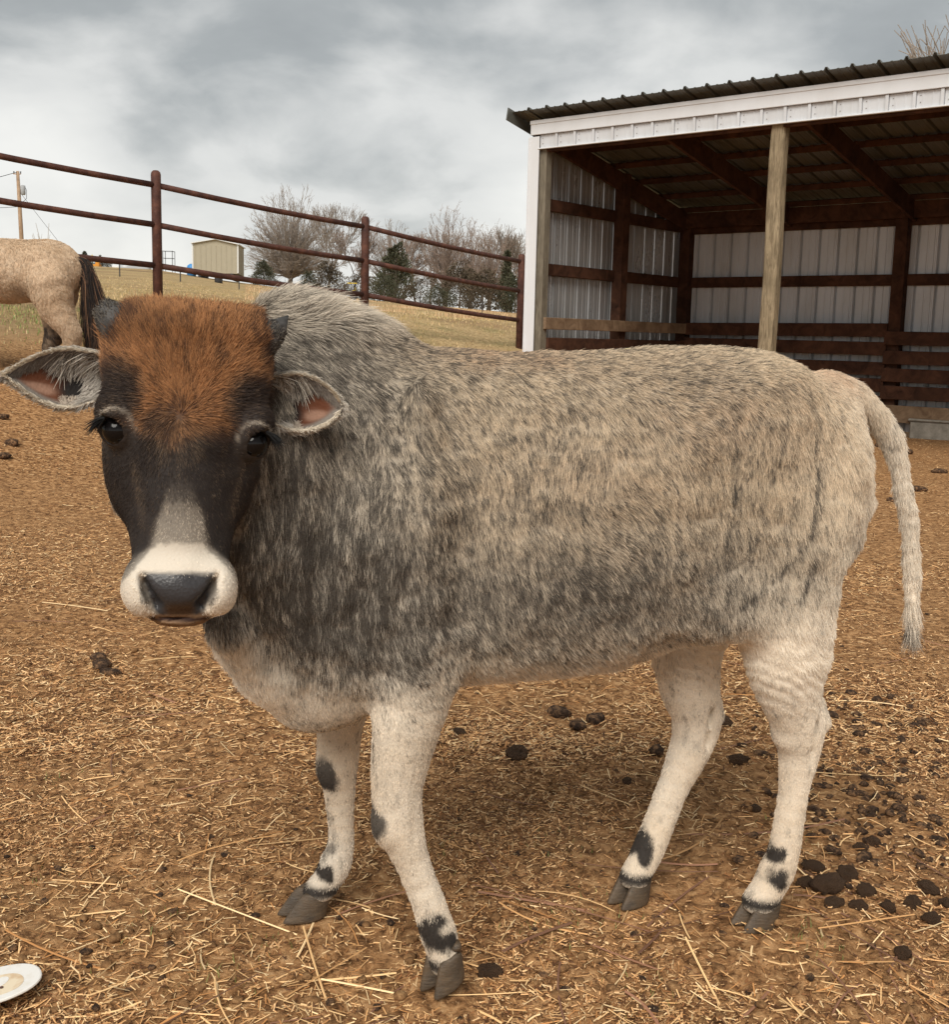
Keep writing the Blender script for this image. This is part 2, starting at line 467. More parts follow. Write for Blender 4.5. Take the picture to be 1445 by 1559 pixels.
TAIL = [(.48, 0, .925, .03), (.522, -.004, .918, .024), (.563, -.008, .893, .0185), (.603, -.012, .845, .0170), (.628, -.014, .78, .0160), (.650, -.016, .70, .0150), (.664, -.016, .62, .0135), (.672, -.016, .55, .0110), (.676, -.016, .50, .006)]
def smooth_pts(p, m):
    p = [np.array(v, float) for v in p]; out = []
    for i in range(len(p) - 1):
        a, b, c, d = p[max(i - 1, 0)], p[i], p[i + 1], p[min(i + 2, len(p) - 1)]
        for j in range(m):
            t = j / m; out.append(tuple(.5 * (2 * b + (c - a) * t + (2 * a - 5 * b + 4 * c - d) * t * t + (3 * b - a - 3 * c + d) * t ** 3)))
    return out + [tuple(p[-1])]
LEGS = {
 'near_front': [(-.29, .105, .72, .115), (-.262, .115, .58, .088), (-.257, .12, .485, .062), (-.272, .128, .40, .048), (-.281, .13, .335, .039), (-.277, .132, .275, .036), (-.257, .132, .215, .027), (-.231, .134, .145, .0255), (-.216, .136, .098, .0275), (-.208, .138, .068, .0245), (-.203, .14, .045, .026)],
 'far_front': [(-.30, -.105, .68, .10), (-.31, -.115, .50, .066), (-.323, -.125, .40, .050), (-.328, -.13, .33, .0385), (-.330, -.13, .275, .0345), (-.326, -.13, .20, .0240), (-.324, -.132, .13, .0225), (-.333, -.134, .092, .0270), (-.348, -.136, .062, .0245), (-.362, -.137, .042, .027)],
 'near_hind': [(.385, .075, .78, .112), (.366, .092, .62, .092), (.374, .098, .52, .076), (.383, .095, .455, .061), (.399, .09, .405, .048), (.418, .086, .362, .043), (.423, .083, .315, .034), (.420, .08, .255, .0262), (.415, .078, .18, .0255), (.409, .075, .125, .0275), (.400, .073, .095, .0295), (.385, .072, .065, .0275), (.373, .071, .042, .030)],
 'far_hind': [(.34, -.075, .72, .115), (.30, -.08, .56, .090), (.285, -.08, .47, .066), (.296, -.08, .385, .054), (.314, -.08, .330, .044), (.302, -.078, .275, .038), (.270, -.074, .205, .0285), (.244, -.07, .14, .0275), (.224, -.066, .095, .0285), (.208, -.063, .065, .026), (.196, -.061, .042, .0275)],
}
def cow_sdf(P):
    d = torso(P)
    # withers hump, shoulder, brisket, neck and dewlap
    d = smin(d, ellip(P, (-.425, 0, .960), (.080, .055, .092)), .05)
    d = smin(d, ellip(P, (-.36, 0, .955), (.11, .05, .070)), .05)
    for w in (.10, -.10):
        d = smin(d, ellip(P, (-.31, -w, .70), (.095, .060, .16)), .05)
    d = smin(d, ellip(P, (-.378, -.005, .475), (.080, .085, .078)), .05)
    occ = hpt(290, 630, -.16); occ2 = hpt(290, 590, -.175)
    thr = hpt(292, 740, -.19)
    d = smin(d, rcone(P, (-.37, -.02, .80), occ2, .150, .088), .06)
    d = smin(d, rcone(P, (-.38, -.02, .68), occ, .145, .090), .06)
    d = smin(d, rcone(P, (-.38, -.03, .59), thr, .11, .075), .06)
    # dewlap: a thin hanging fold
    pts = [(*hpt(308, 850, -.20), .036), (-.530, -.14, .592, .022), (-.505, -.09, .548, .028), (-.46, -.05, .50, .042), (-.41, -.02, .46, .05)]
    d = chain(P, pts, d, .035)
    # hip bones, tail head, flank fold
    for w in (.12, -.12):
        d = smin(d, ellip(P, (.30, -w, .885), (.075, .045, .06)), .05)
        d = smin(d, ellip(P, (.265, -w, .590), (.10, .05, .06)), .05)
    d = smin(d, ellip(P, (.48, 0, .900), (.06, .045, .035)), .04)
    for nme, pts in LEGS.items():
        L = chain(P, smooth_pts([(s, -w, z, r * float(np.interp(z, [.15, .30, .5, .7], [.95, .95, .97, 1]))) for s, w, z, r in pts], 3), None, .005)
        d = smin(d, L, .030)
    # hollows: behind the shoulder, flank before the thigh, beside the hock tendon
    for w in (1, -1):
        d = smax(d, -ellip(P, (-.195, -w * .226, .66), (.030, .055, .17)), .05)
        d = smax(d, -ellip(P, (.225, -w * .227, .72), (.060, .05, .14)), .05)
        d = smax(d, -ellip(P, (.40, -w * .215, .83), (.05, .05, .09)), .05)
        d = smin(d, ellip(P, (-.255, -w * .135, .80), (.022, .030, .14)), .04)
    d = smax(d, -ellip(P, (.428, -.125, .345), (.008, .018, .045)), .010)
    d = smax(d, -ellip(P, (.320, .045, .32), (.008, .018, .045)), .010)
    d = smax(d, -ellip(P, (-.258, -.172, .30), (.007, .012, .05)), .010)
    # knees: broad flat front, small step above and below
    for c_, yy in (((-.292, -.130, .278), 1), ((-.341, .130, .272), 1)):
        d = smin(d, ellip(P, c_, (.026, .033, .036)), .010)
    d = smin(d, ellip(P, (.408, -.086, .352), (.036, .034, .030)), .012)
    d = smin(d, ellip(P, (.303, .078, .318), (.034, .032, .030)), .012)
    # point of the hock and elbow
    d = smin(d, rcone(P, (.446, -.088, .405), (.460, -.09, .368), .013, .0145), .012)
    d = smin(d, rcone(P, (.338, .08, .365), (.352, .08, .332), .013, .014), .012)
    d = smin(d, chain(P, smooth_pts(TAIL, 4), None, .002), .018)
    near = (np.abs(head_q(P)) < np.array([.30, .30, .34])).all(1)
    if near.any():
        dd = d[near]; d[near] = smin(dd, head_sdf(P[near]), .02)
    # bottoms of legs end inside the hooves
    return smax(d, .030 - P[:, 2], .006)
# ------------------------------------------------------------------ the zebu: coat colours, skin, fur and parts
def lerp(a, b, t): return a + (b - a) * t
def C3(*c): return np.array(c, float)
CREAM = C3(1.0, .89, .74); TAN = C3(.94, .75, .53); GREYL = C3(.84, .76, .64); GREYD = C3(.112, .096, .080); UNDER = C3(.030, .025, .021); RUST = C3(.52, .235, .098)
BLACKISH = C3(.035, .027, .024); WHITE_M = C3(1.0, .89, .74)
def head_xy(P):
    q = head_q(P); return 277 + q[:, 0] / HK, 700 - q[:, 1] / HK, q[:, 2]
def head_mask(P):
    hx, hy, z = head_xy(P)
    lim = np.interp(hy, [450, 640, 700, 760, 820, 860, 900, 960], [145, 140, 128, 112, 96, 96, 105, 100]); side = sstep(0, -12, np.where(hx > 280, hx - 280 - lim, 280 - hx - 148))
    back = np.interp(hy, [450, 520, 620, 700, 800, 960], [-.10, -.12, -.13, -.12, -.11, -.11])
    return sstep(-.03, .0, z - back) * side * (hy > 440) * (hy < 970)
def nose_mask(P):
    """bare wet nose pad and lips"""
    hx, hy, z = head_xy(P)
    xl = np.interp(hy, [862, 870, 900, 925, 935], [216, 223, 232, 240, 244]); xr = np.interp(hy, [862, 870, 900, 925, 935], [330, 325, 320, 313, 308])
    m = sstep(-3, 2, hx - xl) * sstep(-3, 2, xr - hx) * sstep(864, 871, hy) * sstep(937, 932, hy) * (z > -.035)
    return m
SPOTS = [  # dark marks on the legs: s, w, z, radii s, z, strength
 (-.322, .13, .285, .017, .028, 1), (-.228, .134, .110, .020, .028, 1), (-.205, .136, .092, .020, .018, .9),
 (-.356, -.13, .262, .020, .032, 1), (-.350, -.13, .15, .010, .05, .5), (-.357, -.134, .085, .015, .014, .9),
 (.205, -.066, .105, .017, .030, 1), (.390, .074, .100, .020, .020, 1.1), (.392, .076, .140, .009, .016, 1)]
def coat(P, r):
    """returns light colour, dark colour, share of dark hairs, for points in cow coordinates"""
    s, y, z = P[:, 0], P[:, 1], P[:, 2]
    n1 = fbm(P, 9, 3, 3); n2 = fbm(P, 28, 3, 9); n3 = fbm(P * np.array([1, 1, .45]), 60, 2, 21)
    g = np.interp(s, [-.60, -.45, -.30, -.15, .05, .25, .40, .55], [.76, .79, .68, .51, .46, .42, .26, .11])
    low = sstep(.80, .60, z) * sstep(.42, .56, z)
    g = g + .16 * low * sstep(.45, .2, s) * sstep(.44, .60, z)
    light = TAN[None] * np.ones((len(P), 1))
    cool = np.clip(sstep(-.15, -.40, s) * .8 + .6 * low + .35 * sstep(.40, .55, s), 0, 1)
    light = lerp(light, GREYL[None], (cool * .85)[:, None])
    # pale rump and hind quarters, paler under belly and legs
    pale = np.clip(sstep(.30, .56, s) * .45 + sstep(lerp(.63, .62, sstep(-.25, -.1, s)), lerp(.39, .43, sstep(-.25, -.1, s)), z + .09 * n1) * .85 + sstep(-.42, -.52, s) * sstep(.66, .50, z) * .8 + sstep(.18, .36, s) * sstep(.66, .5, z), 0, 1)
    pale = np.clip(pale + .15 * n1, 0, 1)
    light = lerp(light, CREAM[None], pale[:, None])
    g = lerp(g, .02, pale)
    # warm tint along the spine and over the hips
    warm = np.clip(np.exp(-((s - -.10) / .13) ** 2) * sstep(.93, .975, z) * .8 + np.exp(-((s - .47) / .06) ** 2) * sstep(.90, .95, z) * .7
                   + np.exp(-((s - .20) / .14) ** 2 - ((z - .90) / .07) ** 2) * .40 + np.exp(-((s + .02) / .12) ** 2 - ((z - .80) / .06) ** 2) * .22, 0, 1)
    light = lerp(light, (RUST * 1.15 + C3(.12, .14, .12))[None], (warm * (.55 + .45 * n2))[:, None].clip(0, 1))
    # hump crest is bleached
    crest = np.exp(-((s + .38) / .14) ** 2) * sstep(.985, 1.025, z)
    light = lerp(light, (CREAM * .95)[None], (crest * .9)[:, None]); g = g * (1 - .75 * crest)
    # big soft clouds of dark over the flank
    stk = value_noise(P * np.array([1, 1, .10]), 95, 33) * .5 + value_noise(P * np.array([1, 1, .14]), 190, 35) * .5
    g = g + .34 * stk * sstep(-.12, -.36, s) * (1 - pale) * sstep(.98, .90, z)
    g = g + (.12 * n1 + .04 * n2) * (1 - pale) + .06 * np.clip(n2, 0, 1) * pale
    for cs, cz, rs, rz, a in ((.38, .70, .06, .04, .10), (.0, .64, .14, .05, .16), (-.05, .755, .07, .015, .15), (.50, .70, .05, .05, .12), (.17, .94, .08, .02, .15), (-.24, .60, .08, .10, .05)):
        g = g + a * np.exp(-((s - cs) / rs) ** 2 - ((z - cz) / rz) ** 2)
    # dirt and speckles on the legs
    legm = sstep(.46, .40, z)
    g = g + legm * (.035 + .10 * np.clip(n2, 0, 1) + .22 * sstep(.38, .6, n3)) + .14 * sstep(.36, .46, z) * legm * (y < 0)
    light = lerp(light, C3(.66, .50, .33)[None], (legm * .55 * np.clip(.5 + n1, 0, 1))[:, None])
    g = g + legm * sstep(.46, .36, z) * 0
    inner = sstep(.50, .30, z) * sstep(.26, .34, z) * .10; g = g + inner
    d1_ = fbm(P, 55, 2, 91); d2_ = fbm(P, 48, 2, 95)
    for cs, w, cz, rs, rz, a in SPOTS:
        near = np.abs(y + w) < .055
        v = ((s + .013 * d1_ - cs) / (.80 * rs)) ** 2 + ((z + .016 * d2_ - cz) / (.85 * rz)) ** 2 + .5 * n2
        g = np.where(near, g + a * .95 * sstep(2.1, .2, v + .4 * n1), g)
    # coronet ring
    ring = np.exp(-((z - .050) / .009) ** 2) * (z < .08)
    g = g + 1.2 * ring
    # shade in the flank's skin creases, painted in as thin lines of darker hair
    def crease_shade(pts, wd, a):
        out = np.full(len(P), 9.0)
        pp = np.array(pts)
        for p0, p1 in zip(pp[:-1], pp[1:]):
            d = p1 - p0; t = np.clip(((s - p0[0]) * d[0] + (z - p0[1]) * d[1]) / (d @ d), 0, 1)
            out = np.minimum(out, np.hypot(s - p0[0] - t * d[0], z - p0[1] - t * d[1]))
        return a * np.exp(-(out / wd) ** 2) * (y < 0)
    g = g + crease_shade([(.365, .86), (.370, .79), (.350, .70), (.30, .64), (.245, .60)], .0055, .55 * (.6 + .7 * n2)) + crease_shade([(.230, .83), (.225, .77), (.215, .70)], .005, .5 * (.6 + .8 * n2))
    g = g + crease_shade([(.365, .67), (.345, .61)], .005, .45)
    # tail: pale, dark switch
    tl = (s > .585) | ((s > .56) & (z < .60) & (z > .47))
    tl = tl & (z > .40)
    tg = np.interp(z, [.40, .50, .56, .62, .8, .9], [.75, .60, .10, .03, .10, .25])
    light = np.where(tl[:, None], lerp(CREAM, TAN, .10)[None], light); g = np.where(tl, tg, g)
    dark = lerp(np.ones((len(P), 1)) * GREYD[None], C3(.040, .033, .028)[None], (legm * sstep(.30, .22, z))[:, None])
    # ---- head
    hm = head_mask(P)
    hx, hy, hz_ = head_xy(P)
    rust = sstep(1.25, .55, ((hx - 284) / 130) ** 4 + np.clip((hy - 545) / 118, 0, 9) ** 2 + .55 * n2 + .30 * n1) * 1.0
    # dark patches over the eyes cut into the rust
    for ex, ey, rx, ry in ((190, 604, 38, 44), (374, 616, 44, 42)):
        rust = rust * (1 - .92 * sstep(1.35, .5, np.hypot((hx - ex) / rx, (hy - ey) / ry) + .12 * n2))
    rust = np.clip(rust, 0, 1)
    hl = lerp(C3(.19, .135, .09)[None], lerp(RUST, C3(.52, .30, .13), .25)[None], rust[:, None]); hl = hl * (1 - .25 * n2[:, None])
    hd = lerp(BLACKISH[None], C3(.10, .05, .03)[None], rust[:, None])
    rust = rust * (1 - .45 * sstep(92, 124, np.abs(hx - 284)))
    hg = lerp(.93, .38, rust); hg = hg - .25 * sstep(60, 20, np.hypot(hx - 272, hy - 668)) * (1 - rust)
    # horn bases and edge of the poll darker
    for ex, ey in ((190, 492), (395, 500)):
        hg = hg + .45 * np.exp(-((hx - ex) / 26) ** 2 - ((hy - ey) / 30) ** 2)
    # pale bridge of the nose and white muzzle
    mw = np.interp(hy, [690, 740, 790, 830, 850, 870, 900, 950], [5, 19, 34, 42, 62, 80, 102, 112])
    mz = sstep(1.25, .80, np.abs(hx - 276) / mw + .12 * n2) * sstep(700, 800, hy + 16 * n1)
    muz = sstep(808, 852, hy - .0 * hx + 6 * n1 - np.abs(hx - 276) * .10) * mz
    hl = lerp(hl, C3(.66, .57, .46)[None], mz[:, None]); hg = lerp(hg, .30 - .3 * sstep(770, 850, hy), mz)
    hl = lerp(hl, WHITE_M[None], muz[:, None]); hg = lerp(hg, .0, muz)
    # dark rim round nostrils
    nm = nose_mask(P)
    rim = sstep(13, 4, np.minimum(np.hypot((hx - 229) / .8, (hy - 893) / 2.1), np.hypot((hx - 322) / .8, (hy - 893) / 2.1)))
    hg = np.clip(hg + rim, 0, 1)
    # lips
    lip = sstep(930, 937, hy) * sstep(44, 34, np.abs(hx - 277)); hl = lerp(hl, C3(.45, .28, .15)[None], (lip * .7)[:, None])
    # pale eyelid arcs and paler side of the cheek towards the jaw
    for nme, (ex, ey, ez) in EYES.items():
        rr = np.hypot((hx - ex) / 23, (hy - ey) / 28)
        arc = np.exp(-((rr - 1.12) / .12) ** 2) * sstep(6, -10, hy - ey) * (.85)
        arc2 = np.exp(-((rr - 1.2) / .15) ** 2) * (.25)
        a_ = np.clip(arc + arc2 * .6, 0, 1)
        hl = lerp(hl, C3(.62, .54, .44)[None], a_[:, None]); hg = hg * (1 - .75 * a_)
    chk = sstep(-.06, -.13, hz_) * sstep(640, 700, hy) * .5
    hl = lerp(hl, GREYL[None] * .8, chk[:, None]); hg = lerp(hg, .55, chk)
    crx = np.exp(-((hx - np.interp(hy, [690, 850], [205, 232])) / 7) ** 2) + np.exp(-((hx - np.interp(hy, [700, 850], [368, 340])) / 7) ** 2)
    g3 = sstep(685, 720, hy) * sstep(835, 760, hy) * .42
    hg = hg - crx * g3
    light = lerp(light, hl, hm[:, None]); dark = lerp(dark, hd, hm[:, None]); g = lerp(g, hg, hm)
    return light, dark, np.clip(g, 0, 1), hm, nm, legm, pale, crest
def flow_dir(P):
    s, y, z = P[:, 0], P[:, 1], P[:, 2]
    n1 = fbm(P, 7, 2, 31); n2 = fbm(P, 19, 2, 37); n3 = fbm(P, 19, 2, 43)
    f = np.stack([.42 + .5 * sstep(.86, .97, z) + .25 * sstep(.6, .5, z), 0 * s, -1.0 + .55 * sstep(.9, .99, z)], 1)
    neck = sstep(-.22, -.38, s)
    f = lerp(f, np.stack([.12 + .25 * sstep(.9, 1, z), 0 * s, -1 + 0 * s], 1), neck[:, None])
    crest = np.exp(-((s + .40) / .10) ** 2) * sstep(.98, 1.02, z)
    f = lerp(f, np.stack([.45 + 0 * s, 0 * s, .8 + 0 * s], 1), (crest * .8)[:, None])
    leg = sstep(.50, .40, z); f = lerp(f, np.stack([.10 + 0 * s, 0 * s, -1 + 0 * s], 1), leg[:, None])
    # a swirl low on the ribs and a whorl over the hip
    for cs, cz, rr_, a in ((-.03, .765, .09, 1.5), (.24, .90, .12, -.9), (.47, .62, .1, .8)):
        w_ = np.exp(-((s - cs) ** 2 + (z - cz) ** 2) / rr_ ** 2) * a
        f = f + w_[:, None] * np.stack([-(z - cz), 0 * s, (s - cs)], 1) * 12
    f = f + np.stack([.42 * n1 + .30 * n2, .25 * n3, .30 * n3], 1)
    hm = head_mask(P)
    hx, hy, hz_ = head_xy(P)
    rx, ry = hx - 272, -(hy - 636)
    ang = np.hypot(rx, ry) + 1
    rad_ = np.stack([rx / ang, ry / ang, 0 * rx], 1)
    up_ = np.stack([.25 * np.sign(rx) * np.clip(np.abs(rx) / 100, 0, 1), 1 + 0 * rx, -.2 + 0 * rx], 1)
    dn = np.stack([.010 * rx, -1 + 0 * rx, -.15 + 0 * rx], 1)
    t_up = sstep(60, 140, ry)[:, None]; t_dn = sstep(-60, -140, ry)[:, None]
    hf = lerp(rad_, up_, t_up * .6); hf = lerp(hf, dn, t_dn)
    sd_ = sstep(.03, .10, -hz_)[:, None]; hf = lerp(hf, np.stack([0 * rx, -.6 + 0 * rx, -1 + 0 * rx], 1), sd_ * .6)
    # twist a little round the whorl
    hf = hf + np.stack([-rad_[:, 1], rad_[:, 0], 0 * rx], 1) * (.35 * np.exp(-(ang / 60) ** 2))[:, None]
    # muzzle sides grow outwards and down
    mzz = sstep(850, 890, hy)[:, None]; hf = lerp(hf, np.stack([np.sign(rx) * .5, -1 + 0 * rx, -.2 + 0 * rx], 1), mzz * .7)
    hf = hf @ HM + .16 * np.stack([n1, n2, n3], 1)
    f = lerp(f, hf, hm[:, None])
    tl = (s > .60) & (z > .45)
    f = np.where(tl[:, None], np.stack([.25 + .12 * n1, .12 * n2, -1 + 0 * s], 1), f)
    return unit(f)
def grow(P, N, F, L, lift, cl_root, cl_amt, tipc, rootc, rad0, seed=5, K=5, curl=.12, droop=0):
    r = np.random.default_rng(seed); n = len(P)
    F = unit(F - (F * N).sum(1, keepdims=True) * N + 1e-6)
    t = np.linspace(0, 1, K)[None, :, None]
    L = L[:, None, None]; lf = lift[:, None, None]
    pts = P[:, None] - N[:, None] * .001 + L * (F[:, None] * (t * (1 - .15 * lf)) + N[:, None] * lf * (t - .45 * t * t))
    pts = pts + (cl_root - P)[:, None] * (cl_amt[:, None, None] * t ** 1.3)
    J = r.normal(size=(n, 1, 3)) * L * curl
    pts = pts + J * t ** 1.5
    pts[:, :, 2] -= droop * (L[:, :, 0] * t[:, :, 0] ** 2)
    tt = np.linspace(0, 1, K)[None, :, None]
    C = rootc[:, None] * (1 - tt) ** 1.0 + tipc[:, None] * (1 - (1 - tt) ** 1.0)
    R = rad0[:, None] * np.array([1, 1, .9, .65, .15])[None, :K]
    return pts, C, R

skin = Mat('zebu_skin', .55, .35)
skin.color(skin.attr('coat')); skin.rough(skin.math('ADD', skin.math('MULTIPLY', skin.noise(90, 3), .25), skin.math('SUBTRACT', .62, skin.math('MULTIPLY', skin.attr('wet'), .38))))
skin.bump(skin.voronoi(260), .25, .002)
hair_m = Mat('coat_hair', .72, .22); hair_m.color(hair_m.attr('coat'))
hoof_m = Mat('hoof_horn', .55, .4)
hoof_m.color(hoof_m.mix(hoof_m.math('MULTIPLY', hoof_m.noise(45, 5), .8), hoof_m.ramp(hoof_m.noise(60, 6, .6, hoof_m.coord((1, 1, 6))), [(.3, (.010, .010, .010)), (.55, (.042, .040, .037)), (.8, (.15, .11, .07))]), (.16, .10, .05)))
hoof_m.bump(hoof_m.noise(120, 4, .6, hoof_m.coord((1, 1, 5))), .5, .003)
horn_m = Mat('horn', .6, .3); horn_m.color(horn_m.ramp(horn_m.noise(70, 5, .6, horn_m.coord((1, 1, 1))), [(.3, (.025, .024, .023)), (.7, (.095, .09, .086))])); horn_m.bump(horn_m.noise(160, 3), .4, .002)
eye_m = Mat('eye', .10, .22); eye_m.color((.006, .005, .005))

zebu = empty('zebu', COW_O, A_C)
tag(zebu, 'small grey zebu with rust forehead and white muzzle standing on straw, facing the viewer', 'cow')
V, Q = polygonize(cow_sdf, (-.86, -.50, .0), (.78, .27, 1.10), .0050)
V = laplacian_smooth(V, Q, 2)
Nn = vert_normals(V, Q)
n_ = fbm(V, 45, 3, 5)
skn = fbm(V * np.array([1, 1, 2.2]), 13, 3, 15) * sstep(.42, .5, V[:, 2]) * (1 - head_mask(V))
V = V + Nn * (.0012 * n_ + .0050 * skn)[:, None]
nf_ = np.sin(V[:, 0] * 95 + 5 * fbm(V * np.array([1, 1, .4]), 9, 2, 41)) * sstep(-.24, -.34, V[:, 0]) * sstep(.97, .88, V[:, 2]) * sstep(.44, .55, V[:, 2]) * (1 - sstep(.0, .3, head_mask(V)))
V = V + Nn * (.0035 * nf_)[:, None]
wr = np.sin(V[:, 2] * 330 + V[:, 0] * 160 + 6 * fbm(V, 14, 2, 4)) * np.exp(-((V[:, 2] - .455) / .05) ** 2) * (V[:, 0] > .15)
V = V + Nn * (.0008 * wr)[:, None]
Nn = vert_normals(V, Q)
light, dark, g, hm, nm, legm, pale, crest = coat(V, RNG)
body = fast_mesh('body', V, Q, skin.m, zebu, smooth=True)
cc = lerp(light, dark, np.clip(g * (.6 + .5 * legm - .35 * hm * (light[:, 0] > .5) * (light[:, 2] > .3)) + .30 * (1 - np.maximum(pale, legm)) + .15 * hm * (g > .05), 0, 1)[:, None]) * lerp(.85, np.where(g < .06, .92, .6), hm)[:, None]
hx, hy, hz_ = head_xy(V)
phil = sstep(905, 925, hy) * sstep(26, 14, np.abs(hx - 277))
nosec = lerp(C3(.040, .038, .040)[None], C3(.055, .030, .018)[None], phil[:, None])
rs_ = sstep(.30, .42, light[:, 0]) * (light[:, 0] > 2.0 * light[:, 1]) * hm; cc = lerp(cc, C3(.085, .035, .016)[None], (rs_ * .9)[:, None])
cc = lerp(cc, nosec, nm[:, None])
lipm = sstep(931, 936, hy) * sstep(50, 42, np.abs(hx - 277)) * hm
cc = lerp(cc, C3(.20, .115, .06)[None], (lipm)[:, None])
cc = lerp(cc, C3(.03, .012, .008)[None], (lipm * sstep(4, 2, np.abs(hy - 940)))[:, None])
eyed = np.minimum(*[np.linalg.norm(V - (HC + hq(*EYES[k]) @ HM), axis=1) for k in EYES])
lid = sstep(EYE_R + .0065, EYE_R + .0030, eyed)
cc = lerp(cc, C3(.022, .017, .015)[None], lid[:, None])
vcol(body.data, 'coat', cc); vcol(body.data, 'wet', np.repeat((nm * 1.0 + lid * .8)[:, None], 3, 1))

# fur -----------------------------------------------------------------------
dens = np.full(len(V), 420000.0)
hd_ = np.minimum(np.linalg.norm(V - hpt(170, 482, -.036), axis=1), np.linalg.norm(V - hpt(414, 494, -.040), axis=1))
dens *= (1 + 1.5 * hm + .5 * legm) * sstep(.022, .030, hd_)
dens *= (1 - np.clip(nm * 1.2, 0, 1)) * (1 - np.clip(lid * 1.3, 0, 1)) * (V[:, 2] > .045) * (1 - np.clip(lipm * 1.3, 0, 1))
dens *= np.where(V[:, 1] > .06, .45, 1)          # the side turned away carries fewer, slightly thicker hairs
P, N = sample_surface(V, Q, Nn, dens, 3)
light, dark, g, hm, nm, legm, pale, crest = coat(P, RNG)
F = flow_dir(P)
r = np.random.default_rng(8)
clN = 170000
sub = r.choice(len(P), min(clN, len(P)), replace=False)
ci = sub[nearest(P[sub], P)]
hx, hy, hz_ = head_xy(P)
L = np.full(len(P), .0135)
L = lerp(L, .0165, sstep(-.22, -.42, P[:, 0])); L = lerp(L, .013, sstep(.40, .5, P[:, 0]))
L = L * (1 + .25 * sstep(.56, .52, P[:, 2]) * sstep(-.20, -.12, P[:, 0]) * sstep(.26, .20, P[:, 0]))
legL = sstep(.58, .40, P[:, 2]) * np.maximum(sstep(.24, .30, P[:, 0]), sstep(-.14, -.20, P[:, 0]))
L = lerp(L, .042, crest); L = lerp(L, .0062, np.maximum(legm, legL))
hl_ = np.interp(hy, [450, 520, 600, 660, 720, 800, 860, 960], [.024, .019, .014, .011, .007, .006, .0042, .004])
eyez = np.minimum(*[np.hypot(hx - EYES[k][0], hy - EYES[k][1]) for k in EYES])
hl_ = hl_ * (.45 + .55 * sstep(24, 60, eyez)); L = lerp(L, hl_, hm)
tl = (P[:, 0] > .60); L = np.where(tl, .0135, L); L = np.where((P[:, 0] > .60) & (P[:, 2] < .56), .038, L)
L = L * (.75 + .5 * r.random(len(P)))
lift = .23 + .09 * r.random(len(P)) + .25 * crest
lift = lerp(lift, .26, legm); lift = lerp(lift, np.interp(hy, [480, 560, 700, 850], [.50, .38, .22, .18]), hm)
wh = np.exp(-(np.hypot(hx - 272, hy - 636) / 16) ** 2) * hm; lift = lift + .35 * wh; L = L * (1 - .35 * wh)
# each clump leans to light or dark, single hairs vary inside it
cr = r.random(len(P))[ci]
cr2 = fbm(P[ci] * np.array([1, 1, .38]), 130, 2, 77) * .7 + .5
cr3 = fbm(P[ci] * np.array([1, 1, .22]), 170, 2, 79) * .8 + .5
pick = .20 * cr + .08 * cr2 + .32 * cr3 + .40 * r.random(len(P))
dk = sstep(.27, -.27, pick - (.18 + .64 * g))
dk = np.where(g < .03, 0, dk); dk = np.where(g > .97, 1, dk)
tip = lerp(light, dark, dk[:, None]) * (.86 + .28 * r.random((len(P), 1)))
rootc = lerp(tip, lerp(UNDER[None], dark, hm[:, None]), (.80 * (1 - .80 * pale) * (1 - .45 * hm))[:, None])
amt = np.where(hm > .5, .5, .50) * (1 - .6 * legm)
rd = np.where(P[:, 1] > .06,   .00050, .00030) * np.where(hm > .5, .85, 1)
pts, Ch, Rh = grow(P, N, F, L, lift, P[ci], amt, tip, rootc, rd, droop=.12)
make_hair('fur', pts, Ch, Rh, zebu, hair_m.m)
print('HAIRS', len(P), 'BODY', len(V))

# eyes, lashes ----------------------------------------------------------------
for k, (x, y, z) in EYES.items():
    c = HC + hq(x, y, z) @ HM
    bm = bmesh.new(); bmesh.ops.create_uvsphere(bm, u_segments=32, v_segments=20, radius=EYE_R * .98)
    me = bpy.data.meshes.new('eye'); bm.to_mesh(me); bm.free()
    me.polygons.foreach_set('use_smooth', np.ones(len(me.polygons), bool)); me.materials.append(eye_m.m)
    o = bpy.data.objects.new('eye', me); COL.objects.link(o); o.parent = zebu; o.location = c
    # lashes from the upper lid
    sx = -1 if k == 'left' else 1
    n = 60; S = []
    for i in range(n):
        th = r.uniform(-.9, .9)
        base = c + (np.array([sx * (.011 + .004 * math.cos(th)), .0135 + .001 * r.normal(), .012 * math.cos(th) + .006 * math.sin(th)]) + np.array([0, 0, .008 * math.sin(th)])) @ HM * 1.0
        d1 = unit(np.array([sx * (1.0 + .2 * r.normal()), -.45 + .3 * r.normal(), .25 + .25 * r.normal()]) @ HM)
        d2 = unit(np.array([sx * .45, -1.4 + .2 * r.normal(), .1]) @ HM)
        ln = r.uniform(.012, .022)
        S.append([base + d1 * ln * t + d2 * ln * .5 * t * t for t in np.linspace(0, 1, 5)])
    S = np.array(S); make_hair('eyelashes', S, np.full(S.shape, .012), np.tile(np.array([.0005, .0005, .0004, .0003, .0001]), (n, 1)), zebu, hair_m.m)

